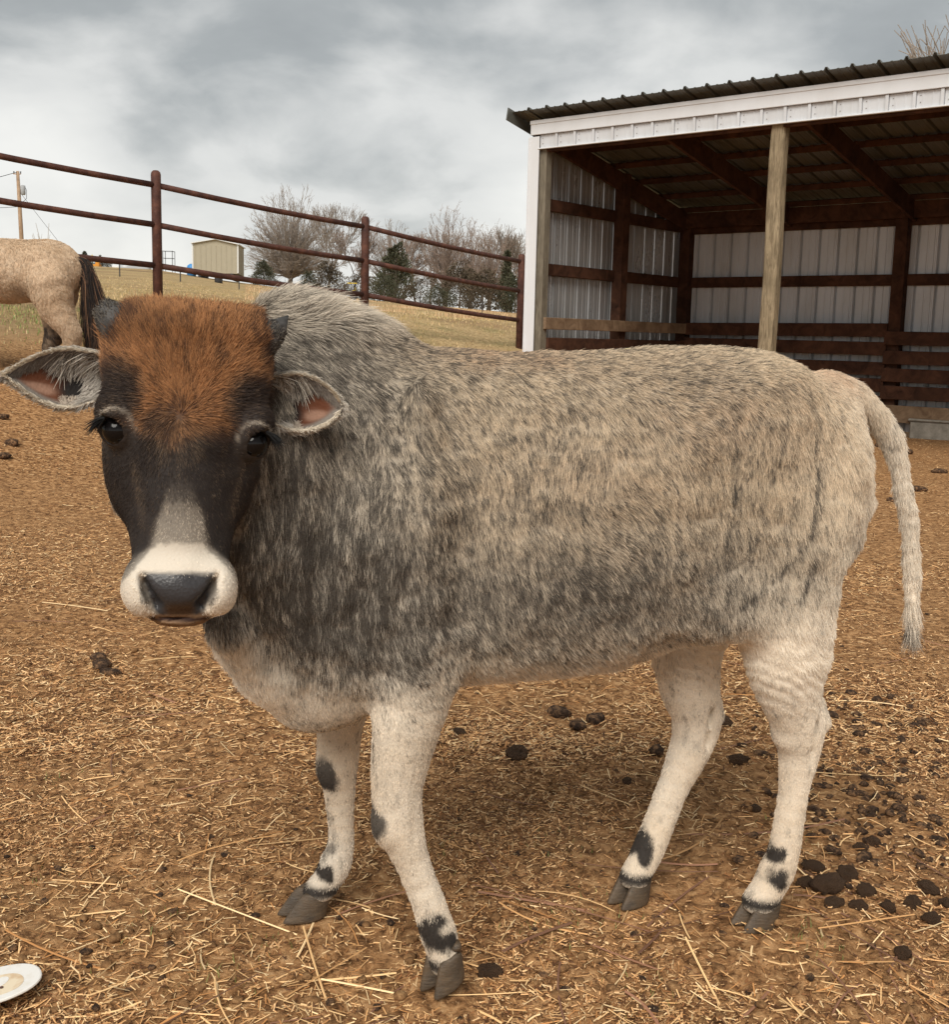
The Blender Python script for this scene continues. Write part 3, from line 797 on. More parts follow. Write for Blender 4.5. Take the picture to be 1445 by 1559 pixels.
# horns -----------------------------------------------------------------------
for pts_, rr_ in (([(194, 514, -.044), (181, 499, -.040), (169, 486, -.038), (157, 473, -.040)], [.027, .024, .020, .012]),
                  ([(392, 516, -.050), (408, 501, -.046), (422, 487, -.046), (436, 469, -.052)], [.023, .0185, .0115, .0010])):
    m = MB(); m.tube([HC + hq(*p) @ HM for p in pts_], rr_, 20)
    o = m.build('horn', horn_m.m, zebu, smooth=True)
    A_, B_ = np.array(m.V), None
    n = 2600; rh = np.random.default_rng(int(rr_[0] * 1e4) + len(rr_)); ii = rh.integers(0, 3 if rr_[-1] > .01 else 2, n); jj = rh.integers(0, 20, n); tt_ = rh.random((n, 1)); ss_ = rh.random((n, 1)) * (1 if rr_[-1] > .01 else .8)
    p0_ = A_[ii * 20 + jj] * (1 - tt_) + A_[ii * 20 + (jj + 1) % 20] * tt_; p1_ = A_[(ii + 1) * 20 + jj] * (1 - tt_) + A_[(ii + 1) * 20 + (jj + 1) % 20] * tt_
    Pn = p0_ * (1 - ss_) + p1_ * ss_; cc0 = np.array([HC + hq(*p) @ HM for p in pts_]); ctr = cc0[ii] * (1 - ss_) + cc0[ii + 1] * ss_
    Nn_ = unit(Pn - ctr); dr_ = unit(cc0[-1] - cc0[0])
    col_ = np.where(rh.random((n, 1)) < .5, C3(.050, .044, .040)[None], C3(.19, .17, .145)[None])
    a1, a2, a3 = grow(Pn, Nn_, dr_[None] + .35 * rh.normal(size=(n, 3)), rh.uniform(.002, .006, n), np.full(n, .25), Pn, np.zeros(n), col_, col_ * .6, np.full(n, .00038), curl=.15)
    make_hair('horn_fuzz', a1, a2, a3, o, hair_m.m)
    pass

# ears ------------------------------------------------------------------------
def make_ear(base, tip, prof, sag, up_lip, zb, zt, cup, side):
    nu, nv = 36, 22
    U = np.linspace(0, 1, nu); W = np.linspace(-1, 1, nv)
    G = np.zeros((nu, nv, 3))
    for i, u_ in enumerate(U):
        cxp = base[0] + (tip[0] - base[0]) * u_; cyp = base[1] + (tip[1] - base[1]) * u_ + sag * math.sin(math.pi * u_)
        hh = np.interp(u_, prof[0], prof[1])
        c_ = cup * (np.interp(u_, [0, .3, .7, 1], [1.0, 1.0, .55, .1]))
        for j, v_ in enumerate(W):
            ang_ = v_ * 1.25
            yy = hh * math.sin(ang_) / math.sin(1.25)
            zz = -c_ * (math.cos(ang_) - math.cos(1.25)) / (1 - math.cos(1.25)) + zb + (zt - zb) * u_
            if v_ < 0: zz += up_lip * v_ * v_ * math.sin(math.pi * min(1, u_ + .15))
            G[i, j] = HC + hq(cxp, cyp + yy, zz) @ HM
    du = np.gradient(G, axis=0); dv = np.gradient(G, axis=1)
    NN = unit(np.cross(du, dv)); NN *= np.sign((NN.reshape(-1, 3) @ HM[2]).mean())   # inner side faces out of the head's front
    th = .0032 * (1 - .5 * np.abs(np.linspace(-1, 1, nv))[None, :, None])
    A = (G + NN * th).reshape(-1, 3); B = (G - NN * th).reshape(-1, 3)
    idx = np.arange(nu * nv).reshape(nu, nv)
    q = np.stack([idx[:-1, :-1], idx[1:, :-1], idx[1:, 1:], idx[:-1, 1:]], -1).reshape(-1, 4)
    off = nu * nv
    rim_ = []
    border = [(i, 0) for i in range(nu)] + [(nu - 1, j) for j in range(1, nv)] + [(i, nv - 1) for i in range(nu - 2, -1, -1)]
    for (a, b), (c, d) in zip(border[:-1], border[1:]): rim_.append((idx[a, b], idx[c, d], idx[c, d] + off, idx[a, b] + off))
    Vv = np.concatenate([A, B]); Qq = np.concatenate([q, q[:, ::-1] + off, np.array(rim_)])
    uu, vv = np.meshgrid(U, W, indexing='ij'); uu = uu.ravel(); vv = vv.ravel()
    pink = C3(.25, .14, .095); org = C3(.115, .036, .014); blk = C3(.012, .009, .008); grey = C3(.20, .175, .15)
    inn = np.tile(grey, (len(uu), 1))
    inn = lerp(inn, org[None], sstep(1.05, .7, np.hypot((uu - .52) / .46, (vv - .10) / .72))[:, None])
    inn = lerp(inn, (pink * 1.2)[None], sstep(1.0, .4, np.hypot((uu - .70) / .20, (vv - .38) / .28))[:, None])
    inn = lerp(inn, blk[None], sstep(1.1, .6, np.hypot((uu - .30) / .27, (vv - .30) / .55))[:, None])
    inn = lerp(inn, blk[None], (.95 * sstep(1.1, .4, np.hypot((uu - .46) / .26, (vv + .28) / .36)))[:, None])
    inn = lerp(inn, org[None], (sstep(1.0, .6, np.hypot((uu - .20) / .22, (vv - .85) / .18)))[:, None])
    outc = np.tile(C3(.50, .45, .38), (len(uu), 1))
    o = fast_mesh('ear', Vv, Qq, skin.m, zebu, smooth=True)
    vcol(o.data, 'coat', np.concatenate([inn, outc])); vcol(o.data, 'wet', np.zeros((len(Vv), 3)))
    # hair: rim fringe, back of the ear, long pale locks from the upper inside edge
    rr = np.random.default_rng(31 + side)
    AA, NNf = A.reshape(nu, nv, 3), NN
    tipdir = unit(np.array([tip[0] - base[0], -(tip[1] - base[1]), 0]) @ HM)
    downd = -HM[1]
    def at_uv(u_, v_):
        fi = np.clip(u_ * (nu - 1), 0, nu - 1.001); fj = np.clip((v_ + 1) / 2 * (nv - 1), 0, nv - 1.001)
        i0 = fi.astype(int); j0 = fj.astype(int); a = (fi - i0)[:, None]; b = (fj - j0)[:, None]
        s_ = lambda M: (M[i0, j0] * (1 - a) + M[i0 + 1, j0] * a) * (1 - b) + (M[i0, j0 + 1] * (1 - a) + M[i0 + 1, j0 + 1] * a) * b
        return s_(G), s_(NN)
    S = []; CC = []; RR = []
    def batch(n, u_, v_, d, Lh, lf, col, rd_, side_sign, cl=200, ca=.5, dr=.2):
        Pp, Nq = at_uv(u_, v_); Nq = Nq * side_sign
        Pp = Pp + Nq * .0025
        sb_ = rr.choice(n, cl, replace=False); c_i = sb_[nearest(Pp[sb_], Pp)]
        colr = col * (.7 + .6 * rr.random((n, 1)))
        p_, c_, r_ = grow(Pp, Nq, d, Lh, lf, Pp[c_i], np.full(n, ca), colr, colr * .6, np.full(n, rd_), seed=int(rr.integers(99999)), droop=dr)
        S.append(p_); CC.append(c_); RR.append(r_)
    n = 5200   # back of the ear
    u_ = rr.random(n); v_ = rr.uniform(-1, 1, n)
    batch(n, u_, v_, tipdir[None] + .25 * rr.normal(size=(n, 3)), np.full(n, .011), np.full(n, .3), np.tile(C3(.62, .56, .48), (n, 1)), .0005, -1, 600)
    n = 3600   # rim
    u_ = rr.random(n) ** .9; v_ = np.where(rr.random(n) < .5, -1, 1) * (1 - .10 * rr.random(n) ** 2)
    Pg, _ = at_uv(u_, v_); outd = unit(np.sign(v_)[:, None] * downd[None] * 1.0 + tipdir[None] * .9 + .2 * rr.normal(size=(n, 3)))
    batch(n, u_, v_, outd, .006 + .006 * rr.random(n), np.full(n, .2), np.tile(C3(.80, .71, .58), (n, 1)), .00045, 1, 500, .3, .0)
    n = 2400   # short dark-grey inner fuzz
    u_ = rr.random(n); v_ = rr.uniform(-1, -.62, n)
    batch(n, u_, v_, downd[None] + .5 * tipdir[None] + .25 * rr.normal(size=(n, 3)), np.full(n, .012), np.full(n, .35), np.tile(C3(.24, .205, .175), (n, 1)), .00045, 1, 300)
    n = 1500   # long locks hanging from the upper edge near the head
    u_ = rr.random(n) ** 1.4 * .50; v_ = rr.uniform(-.98, -.55, n)
    batch(n, u_, v_, downd[None] + (.10 + .3 * rr.random((n, 1))) * tipdir[None] + .15 * rr.normal(size=(n, 3)), .018 + .016 * rr.random(n), np.full(n, .45), np.where(rr.random((n, 1)) < .35, C3(.16, .14, .12)[None], C3(.66, .60, .52)[None]), .00042, 1, 130, .7, .35)
    n = 1500   # locks at the root of the ear, covering where it leaves the head
    u_ = rr.random(n) * .22; v_ = rr.uniform(-.9, .9, n)
    batch(n, u_, v_, downd[None] * .8 + .6 * tipdir[None] + .25 * rr.normal(size=(n, 3)), .016 + .014 * rr.random(n), np.full(n, .55), np.tile(C3(.55, .50, .44), (n, 1)), .00045, 1, 110, .7, .3)
    n = 500
    u_ = rr.uniform(.1, .5, n); v_ = rr.uniform(.6, .95, n)
    batch(n, u_, v_, -downd[None] + .4 * rr.normal(size=(n, 3)), np.full(n, .009), np.full(n, .5), np.tile(C3(.5, .42, .34), (n, 1)), .0004, 1, 60)
    make_hair('ear_hair', np.concatenate(S), np.concatenate(CC), np.concatenate(RR), o, hair_m.m)
make_ear((172, 570), (13, 577), ([0, .15, .35, .5, .65, .8, .92, 1], [27, 39, 47, 46, 38, 24, 11, 2]), 5, .004, -.105, -.085, .026, 0)
make_ear((402, 597), (529, 607), ([0, .15, .35, .5, .65, .8, .92, 1], [30, 41, 48, 48, 42, 31, 18, 5]), 0, .004, -.110, -.085, .030, 1)

# hooves ------------------------------------------------------------------------
def claw(length, width, height, toe=.55):
    """one half of a cloven hoof; x forward, z up, from the ground"""
    n = 18; V_ = []; Fs = []
    rings = [(0.0, 1.0, 1.0), (.12, 1.02, 1.02), (.45, .90, .93), (.8, .76, .86), (1.0, .66, .80), (1.08, .45, .6)]
    for z, fl, fw in rings:
        for k in range(n):
            t = 2 * math.pi * k / n
            cx_, sy_ = math.cos(t), math.sin(t)
            front = cx_ > 0
            x = (cx_ * (length * (.62 if front else .38))) * fl
            yv = sy_ * width / 2 * fw * (1 - .45 * max(cx_, 0) ** 2)
            x = x - (z * height) * toe * .75
            V_.append((x, yv, z * height * (1 if cx_ > -.2 else .92)))
    for i in range(len(rings) - 1):
        for k in range(n): Fs.append((i * n + k, i * n + (k + 1) % n, (i + 1) * n + (k + 1) % n, (i + 1) * n + k))
    Fs.append(tuple(range(n - 1, -1, -1))); Fs.append(tuple(range((len(rings) - 1) * n, len(rings) * n)))
    return V_, Fs
HOOVES = {  # contact centre s, w; heading (turn from -x, degrees), pitch, lift, length, height
 'near_front': (-.204, .140, 30, 24, .010, .064, .046), 'far_front': (-.384, -.138, 12, 0, 0, .078, .046),
 'near_hind': (.368, .072, 14, 0, .003, .074, .048), 'far_hind': (.188, -.060, 28, 0, 0, .070, .046)}
for nme, (s_, w_, turn, pitch, lf, ln, ht) in HOOVES.items():
    for sd in (-1, 1):
        Vc, Fc = claw(ln, .036, ht)
        M = Matrix.Translation((s_, -w_, lf)) @ Matrix.Rotation(math.pi + rad(turn), 4, 'Z') @ Matrix.Rotation(rad(pitch), 4, 'Y') @ Matrix.Translation((0, sd * .0150, 0)) @ Matrix.Rotation(rad(sd * 1.5), 4, 'Z')
        Vc = [M @ Vector(v) for v in Vc]
        if pitch:   # a tipped hoof still rests its toe on the ground
            mz_ = min(v.z for v in Vc); Vc = [v - Vector((0, 0, mz_ - .001)) for v in Vc]
        o = mesh_obj('hoof', Vc, Fc, hoof_m.m, zebu, smooth=True)
        sb = o.modifiers.new('s', 'SUBSURF'); sb.levels = 1; sb.render_levels = 2
        # dewclaw behind the fetlock
        m = MB(); a = M @ Vector((-.030, sd * .006, ht + .022)); b = a + Vector((.008, sd * .003, -.014))
        m.tube([a, (a + b) / 2, b], [.009, .008, .003], 10); m.build('dewclaw', hoof_m.m, zebu, smooth=True)

# straw stalk lying on the back
# ------------------------------------------------------------------ terrain
_SA = np.array([-1.2, -.5, -.337, -.275, -.218, -.098, .036, .3, 1.2]); _SE = np.array([.050, .056, .0547, .052, .043, .029, .020, .016, .014])
def terrain(x, y):
    x = np.asarray(x, float); y = np.asarray(y, float)
    t = .14 * y - .23 * np.maximum(x, -9) - 1.42
    near = .12 * np.log1p(np.exp(np.clip(t / .12, -40, 40)))
    near = near * sstep(1.0, 6.0, y) 
    e = np.interp(x / np.maximum(y, 1), _SA, _SE)
    yy = np.clip(y, 1, 120)
    far = 1 + yy * e * (1 - np.exp(-yy / 25)) - np.maximum(y - 120, 0) * .01
    k = .25; h = np.clip(.5 + .5 * (far - near) / k, 0, 1)
    z = far * (1 - h) + near * h - k * h * (1 - h)
    flat = sstep(2.0, 1.0, z)
    # inside and round the shed the yard is level
    dx = (x - SH_A[0]) * SH_E[0] + (y - SH_A[1]) * SH_E[1]; dy = (x - SH_A[0]) * SH_N[0] + (y - SH_A[1]) * SH_N[1]
    inside = sstep(-1.2, 0, dx) * sstep(-2, -.3, dy) * sstep(4.6, 3.3, dy)
    return z * (1 - .8 * inside)
SH_ANG = -.6967
SH_A = np.array([.537, 12.515]); SH_E = np.array([math.cos(SH_ANG), math.sin(SH_ANG)]); SH_N = np.array([-math.sin(SH_ANG), math.cos(SH_ANG)])
def gz(x, y): return float(terrain(x, y))
def micro(x, y):
    P = np.stack([x, y, 0 * x], -1)
    a = fbm(P, 1.1, 3, 61) * .022 + fbm(P, 6, 3, 65) * .012
    b = fbm(P, 26, 3, 71); c = fbm(P, 75, 2, 75)
    fade = np.exp(-np.maximum(y - 2, 0) / 3.5)
    return a * sstep(60, 6, y) + (np.abs(b) * .011 - .004 + c * .0035) * fade
def axis(lo, hi, f0, f1, fine, grow_):
    a = list(np.arange(f0, f1, fine)); s = fine; v = a[-1]
    while v < hi: s *= grow_; v += s; a.append(v)
    s = fine; v = a[0]; b = []
    while v > lo: s *= grow_; v -= s; b.append(v)
    return np.array(b[::-1] + a)
gx = axis(-700, 700, -1.5, 1.7, .010, 1.055); gy = axis(-60, 1500, 1.25, 3.3, .010, 1.035)
GX, GY = np.meshgrid(gx, gy, indexing='ij')
GZ = terrain(GX, GY) + micro(GX, GY)
for s_, w_ in ((-.206, .140), (-.384, -.138), (.364, .072), (.188, -.060)):   # trodden level under the hooves
    hp = COW_O + s_ * COW_M[0] - w_ * COW_M[1]
    wgt = np.exp(-((GX - hp[0]) ** 2 + (GY - hp[1]) ** 2) / .055 ** 2); GZ = GZ * (1 - wgt) + .002 * wgt
nx, ny = len(gx), len(gy)
gi = np.arange(nx * ny).reshape(nx, ny)
gq = np.stack([gi[:-1, :-1], gi[1:, :-1], gi[1:, 1:], gi[:-1, 1:]], -1).reshape(-1, 4)
# yard (litter and dirt) against pasture
def yard_mask(x, y):
    P = np.stack([x, y, 0 * x], -1)
    t = .14 * y - .23 * x - 1.42 + .25 * fbm(P, .35, 3, 81)
    m = sstep(1.02, .62, t) * sstep(19, 14, y + .3 * x + 2 * fbm(P, .3, 2, 85))
    return m
YM = yard_mask(GX, GY)
gm = Mat('yard_and_pasture', .95, .15)
cG = gm.coord((1, 1, 1))
litter = gm.noise(34, 8, .72, gm.coord((1, 1.0, 1), rot=(0, 0, .3)), .6)
litter2 = gm.noise(6, 6, .6)
fib = gm.noise(150, 4, .7, gm.coord((1, .25, 1), rot=(0, 0, .5)), 1.2)
fib2 = gm.noise(150, 4, .7, gm.coord((.25, 1, 1), rot=(0, 0, -.35)), 1.2)
fb = gm.math('MAXIMUM', fib, fib2)
patch = gm.noise(1.3, 5, .6)
dirt = gm.ramp(litter, [(.31, (0.032, 0.014, 0.006)), (.42, (0.180, 0.086, 0.034)), (.53, (0.445, 0.232, 0.098)), (.68, (0.700, 0.435, 0.220))])
dirt = gm.mix(gm.math('MULTIPLY', gm.ramp(fb, [(.60, (0, 0, 0)), (.70, (1, 1, 1))]), .7), dirt, (0.784, 0.497, 0.256))
dirt = gm.mix(gm.ramp(patch, [(.40, (0, 0, 0)), (.62, (0.583, 0.621, 0.671))]), dirt, gm.ramp(litter, [(.32, (0.138, 0.062, 0.024)), (.7, (0.636, 0.367, 0.171))]))
dirt = gm.mix(gm.ramp(litter2, [(.56, (0, 0, 0)), (.75, (.45, .45, .45))]), dirt, (.085, .038, .016))
g1 = gm.noise(1.4, 7, .62); g2 = gm.noise(22, 5, .7, gm.coord((1, .4, 1)))
gr = gm.ramp(g2, [(.30, (.26, .17, .080)), (.5, (.46, .325, .165)), (.72, (.62, .46, .25))])
gr = gm.mix(gm.ramp(g1, [(.48, (0, 0, 0)), (.66, (.50, .50, .50))]), gr, gm.ramp(g2, [(.3, (.10, .11, .035)), (.7, (.235, .235, .095))]))
gr = gm.mix(gm.ramp(gm.noise(.25, 5, .6), [(.50, (0, 0, 0)), (.66, (.6, .6, .6))]), gr, (.27, .165, .09))
gm.color(gm.mix(gm.attr('yard'), gr, dirt))
nb = gm.bump(litter, .9, .012); nb = gm.bump(fb, .8, .004, nb); gm.bump(gm.noise(420, 3, .7), .5, .0015, nb)
ground = fast_mesh('ground', np.stack([GX, GY, GZ], -1).reshape(-1, 3), gq, gm.m, None, smooth=True)
vcol(ground.data, 'yard', np.repeat(YM.reshape(-1, 1), 3, 1)); tag(ground, kind='structure')

def gheight(x, y): return terrain(x, y) + micro(x, y)
# ------------------------------------------------------------------ straw and chaff
straw_m = Mat('straw', .62, .3); straw_m.color(straw_m.attr('tone'))
def litter_mesh(name, n, y0, y1, len_rng, wid_rng, tones, seed, segs=1, expo=2.0, half=.47, lie=.22, lab=None, xr=None):
    r = np.random.default_rng(seed)
    u = r.random(n)
    y = (y0 ** (1 - expo) + u * (y1 ** (1 - expo) - y0 ** (1 - expo))) ** (1 / (1 - expo))
    x = r.uniform(-1, 1, n) * half * (y + .35) if xr is None else r.uniform(xr[0], xr[1], n)
    dn = fbm(np.stack([x, y, 0 * x], -1), 1.6, 3, seed)           # drifts
    keep = r.random(n) < np.clip(.50 + 1.5 * dn, .06, 1)
    keep &= r.random(n) < yard_mask(x, y)
    x, y = x[keep], y[keep]; n = len(x)
    z = gheight(x, y)
    L = r.uniform(*len_rng, n) * (.6 + .8 * r.random(n)); W = r.uniform(*wid_rng, n)
    a = r.random(n) * np.pi + .0; tilt = r.normal(0, lie, n)
    d = np.stack([np.cos(a) * np.cos(tilt), np.sin(a) * np.cos(tilt), np.sin(tilt)], -1)
    sdv = unit(np.stack([-np.sin(a), np.cos(a), r.normal(0, .3, n)], -1)); upv = np.cross(d, sdv)
    c = np.stack([x, y, z + W * .6 + np.abs(np.sin(tilt)) * L * .35 + .001], -1)
    k = segs + 1
    t = np.linspace(-.5, .5, k)
    bend = r.normal(0, .10, (n, 1, 1)) * (t[None, :, None] ** 2 * 4 - 1) if segs > 1 else 0
    ax = c[:, None] + d[:, None] * (L[:, None, None] * t[None, :, None]) + (sdv[:, None] * bend * L[:, None, None] * .5 if segs > 1 else 0)
    off = np.stack([sdv * (W / 2)[:, None], upv * (W * .45)[:, None], -sdv * (W / 2)[:, None]], 1)
    V = (ax[:, :, None] + off[:, None]).reshape(-1, 3)
    base = (np.arange(n) * k * 3)[:, None]
    F = []
    for s_ in range(segs):
        for q in ((0, 1), (1, 2)):
            F.append(base + np.array([[s_ * 3 + q[0], s_ * 3 + q[1], (s_ + 1) * 3 + q[1], (s_ + 1) * 3 + q[0]]]))
    o = fast_mesh(name, V, np.concatenate(F), straw_m.m)
    tn = np.array(tones); ci_ = r.integers(0, len(tn), n)
    col = tn[ci_] * r.uniform(.65, 1.25, (n, 1))
    vcol(o.data, 'tone', np.repeat(col, k * 3, 0)); tag(o, kind='stuff'); return o
ST = [(.84, .53, .25), (.96, .70, .39), (.68, .38, .16), (.86, .57, .28), (.52, .25, .09)]
DK = [(0.276, 0.122, 0.046), (0.106, 0.047, 0.020), (0.424, 0.215, 0.088), (0.572, 0.316, 0.140), (0.678, 0.395, 0.183), (0.180, 0.081, 0.033), (0.848, 0.554, 0.287)]
litter_mesh('chaff', 340000, 1.25, 7.5, (.003, .013), (.0010, .0030), DK, 101, expo=2.3)
litter_mesh('short_straw', 21000, 1.25, 11, (.008, .028), (.0009, .0024), ST, 102, expo=2.2)
litter_mesh('straw', 1900, 1.25, 13, (.03, .085), (.0016, .0036), ST, 103, segs=3, expo=2.0, lie=.12)
litter_mesh('long_straw', 210, 1.25, 9, (.10, .24), (.0020, .0042), ST, 104, segs=6, expo=1.8, lie=.05)
litter_mesh('fallen_twigs', 160, 1.25, 7, (.08, .26), (.0025, .005), [(.20, .10, .06), (.30, .15, .09)], 105, segs=6, expo=1.8, lie=.04)
litter_mesh('far_litter', 210000, 2.6, 13, (.007, .024), (.0014, .0038), ST[:3] + DK + DK, 106, expo=1.6, half=.5)

# sparse green shoots and the dry grass of the pasture
def blades(name, n, pos, hrange, wid, tones, seed, lean=.5):
    r = np.random.default_rng(seed)
    x, y = pos(r, n); n = len(x); z = gheight(x, y)
    h = r.uniform(*hrange, n); a = r.random(n) * 2 * np.pi; le = r.random(n) * lean
    top = np.stack([np.cos(a) * le * h, np.sin(a) * le * h, h], -1); s_ = np.stack([-np.sin(a), np.cos(a), 0 * a], -1) * wid * (h / hrange[1])[:, None]
    b = np.stack([x, y, z - .005], -1); m = b + top * np.array([.35, .35, .55])
    V = np.stack([b - s_ / 2, b + s_ / 2, m + s_ * .4, m - s_ * .4, b + top], 1).reshape(-1, 3)
    base = (np.arange(n) * 5)[:, None]
    T = np.concatenate([base + np.array([[0, 1, 2]]), base + np.array([[0, 2, 3]]), base + np.array([[3, 2, 4]])])
    o = fast_mesh(name, V, T, straw_m.m); tn = np.array(tones)
    vcol(o.data, 'tone', np.repeat(tn[r.integers(0, len(tn), n)] * r.uniform(.7, 1.25, (n, 1)), 5, 0)); tag(o, kind='stuff'); return o
def pos_pasture(r, n):
    y = 6 + 34 * r.random(n) ** 1.5; x = r.uniform(-.52, .16, n) * y
    k = (1 - yard_mask(x, y)) * (.35 + .65 * sstep(-.2, .3, fbm(np.stack([x, y, 0 * x], -1), .7, 3, 5)))
    kk = r.random(n) < k; return x[kk], y[kk]
blades('dry_grass', 90000, pos_pasture, (.015, .05), .010, [(.62, .45, .23), (.50, .36, .17), (.72, .55, .31), (.36, .30, .12)], 201)
def pos_tall(r, n):
    y = r.uniform(24, 75, n); x = r.uniform(-.20, .05, n) * y
    k = sstep(.05, .5, fbm(np.stack([x, y, 0 * x], -1), .35, 3, 15)); kk = r.random(n) < k; return x[kk], y[kk]
blades('tall_dry_grass', 60000, pos_tall, (.03, .12), .02, [(.62, .42, .23), (.52, .33, .18), (.70, .53, .32)], 202, .35)
def pos_shoots(r, n):
    cs = [on_ground(*p) for p in ((660, 1300), (850, 1290), (1210, 1270), (915, 1380), (420, 1420), (215, 1400), (60, 1330), (835, 1420), (1000, 1500), (1240, 1440), (90, 1180), (700, 1130), (330, 1480))]
    c = np.array(cs)[r.integers(0, len(cs), n)]; return c[:, 0] + r.normal(0, .035, n), c[:, 1] + r.normal(0, .05, n)
blades('green_shoots', 700, pos_shoots, (.006, .020), .0016, [(.16, .20, .05), (.22, .25, .08)], 203, .9)
def pos_green(r, n):
    c = at(20, 492, 11.0); return c[0] + r.normal(0, .6, n), c[1] + r.normal(0, .5, n)
blades('green_grass', 2200, pos_green, (.015, .045), .010, [(.22, .28, .08), (.30, .33, .12), (.42, .34, .16)], 204, .6)

# ------------------------------------------------------------------ dung clods
dung_m = Mat('dried_dung', .85, .25)
dung_m.color(dung_m.ramp(dung_m.noise(60, 6, .7), [(.30, (.020, .012, .008)), (.48, (.075, .043, .026)), (.64, (.34, .19, .095))])); dung_m.bump(dung_m.noise(110, 6, .75), 1.0, .012)
def lump(seed, n=2):
    bm = bmesh.new(); bmesh.ops.create_icosphere(bm, subdivisions=n, radius=1)
    V_ = np.array([v.co[:] for v in bm.verts]); d = 1 + .45 * fbm(V_, 1.5, 3, seed) + .30 * fbm(V_, 4, 3, seed + 9)
    for v, k in zip(bm.verts, d): v.co = v.co * k; v.co.z *= .78
    me = bpy.data.meshes.new('dung_clod'); bm.to_mesh(me); bm.free(); me.materials.append(dung_m.m)
    me.polygons.foreach_set('use_smooth', np.ones(len(me.polygons), bool)); return me
lumps = [lump(k * 13 + 1, 3) for k in range(5)]
CL = [(1238, 1322, 26), (1262, 1350, 40), (1290, 1332, 30), (1268, 1378, 24), (1318, 1362, 26), (1350, 1385, 24), (1308, 1386, 22), (1413, 1352, 30), (1388, 1375, 24), (1418, 1400, 26), (1440, 1378, 20),
      (1228, 1345, 22), (748, 1466, 26), (1330, 1280, 20), (1310, 1290, 16), (1125, 1158, 24), (1104, 1092, 18), (786, 1152, 26), (1375, 1455, 22), (700, 1120, 16), (955, 1190, 14), (1150, 1228, 14)]
rr_ = np.random.default_rng(77)
def clod(px, py, w, k, label, group):
    c = on_ground(px, py + w * .3); z = gheight(c[0], c[1]); sc = w / 2 * (c[1] * .99 + .15) / F_PX * 1.15
    o = bpy.data.objects.new('dung_clod', lumps[k % 5]); COL.objects.link(o)
    o.location = (c[0], c[1], z + sc * .42); o.scale = (sc * rr_.uniform(.85, 1.25), sc * rr_.uniform(.8, 1.1), sc * rr_.uniform(.7, 1)); o.rotation_euler = (rr_.uniform(-.3, .3), rr_.uniform(-.3, .3), rr_.uniform(0, 6))
    tag(o, label, 'dung', group); return o
for i, (px, py, w) in enumerate(CL):
    if i == 1: lb, gp = 'largest black dung clod in the heap right of the near hind hoof', None
    elif i == 0: lb, gp = 'upper left dung clod of the heap, nearest the near hind leg', None
    elif i == 9: lb, gp = 'dung clod of the heap lowest and close to the right edge of the photo', None
    elif i < 12: lb, gp = 'black dried dung clod in the heap to the right of the near hind hoof', 'dung clods heaped behind the cow'
    elif i == 12: lb, gp = 'lone dark dung clod beside the near front hoof', None
    elif i == 17: lb, gp = 'brown dung clod seen below the cow\'s belly', None
    elif i == 18: lb, gp = 'dung clod half sunk in the straw by the lower right corner', None
    else: lb, gp = 'small black dung clod scattered on the straw around the hind legs', 'scattered small dung clods'
    clod(px, py, w, i, lb, gp)
def many_lumps(name, items, seed):
    Vs = []; Fs = []; b = 0; r = np.random.default_rng(seed)
    src = []
    for k in range(3):
        me = lump(k * 7 + 3, 2); src.append((np.array([v.co[:] for v in me.vertices]), np.array([p.vertices[:] for p in me.polygons])))
    for x, y, sc in items:
        v, f = src[r.integers(3)]; a = r.uniform(0, 6.28); R = np.array([[math.cos(a), -math.sin(a), 0], [math.sin(a), math.cos(a), 0], [0, 0, 1]])
        vv = (v * np.array([r.uniform(.8, 1.4), r.uniform(.7, 1.1), r.uniform(.6, .9)]) * sc) @ R.T + np.array([x, y, gheight(np.array(x), np.array(y)) + sc * .32])
        Vs.append(vv); Fs.append(f + b); b += len(v)
    o = fast_mesh(name, np.concatenate(Vs), np.concatenate(Fs), dung_m.m, None, True); tag(o, kind='stuff'); return o
it = []
for i in range(640):
    px = rr_.uniform(1050, 1520); py = rr_.uniform(1040, 1330)
    if rr_.random() > sstep(1080, 1330, px) * sstep(1030, 1090, py) * (1.2 - .7 * sstep(1180, 1330, py)): continue
    c = on_ground(px, py); it.append((c[0], c[1], rr_.uniform(.004, .015) * rr_.uniform(.6, 1.2)))
for i in range(260):
    px = rr_.uniform(-50, 1500); py = rr_.uniform(640, 1540); c = on_ground(px, py); it.append((c[0], c[1], rr_.uniform(.003, .009)))
for px, py in ((150, 1012), (170, 1030), (155, 1022), (8, 752), (5, 725), (880, 1110), (905, 1100), (850, 1090), (1000, 1150), (1040, 1090), (1340, 680), (1400, 745), (1380, 690), (1430, 720), (1360, 760), (20, 740)):
    c = on_ground(px, py); it.append((c[0], c[1], .014 + .004 * c[1]))
many_lumps('dung_pellets', it, 3)
clump_m = Mat('trodden_litter', .95, .1); clump_m.color(clump_m.ramp(clump_m.noise(90, 6, .7), [(.3, (.09, .045, .02)), (.55, (.30, .165, .075)), (.8, (.58, .37, .18))])); clump_m.bump(clump_m.noise(160, 5, .7), .9, .005)
_dm = dung_m; dung_m = clump_m
it = []
for i in range(900):
    y = (1 / 1.3 + rr_.random() * (1 / 6 - 1 / 1.3)) ** -1; x = rr_.uniform(-.45, .45) * (y + .4); it.append((x, y, rr_.uniform(.003, .012)))
many_lumps('trodden_litter', it, 5); dung_m = _dm

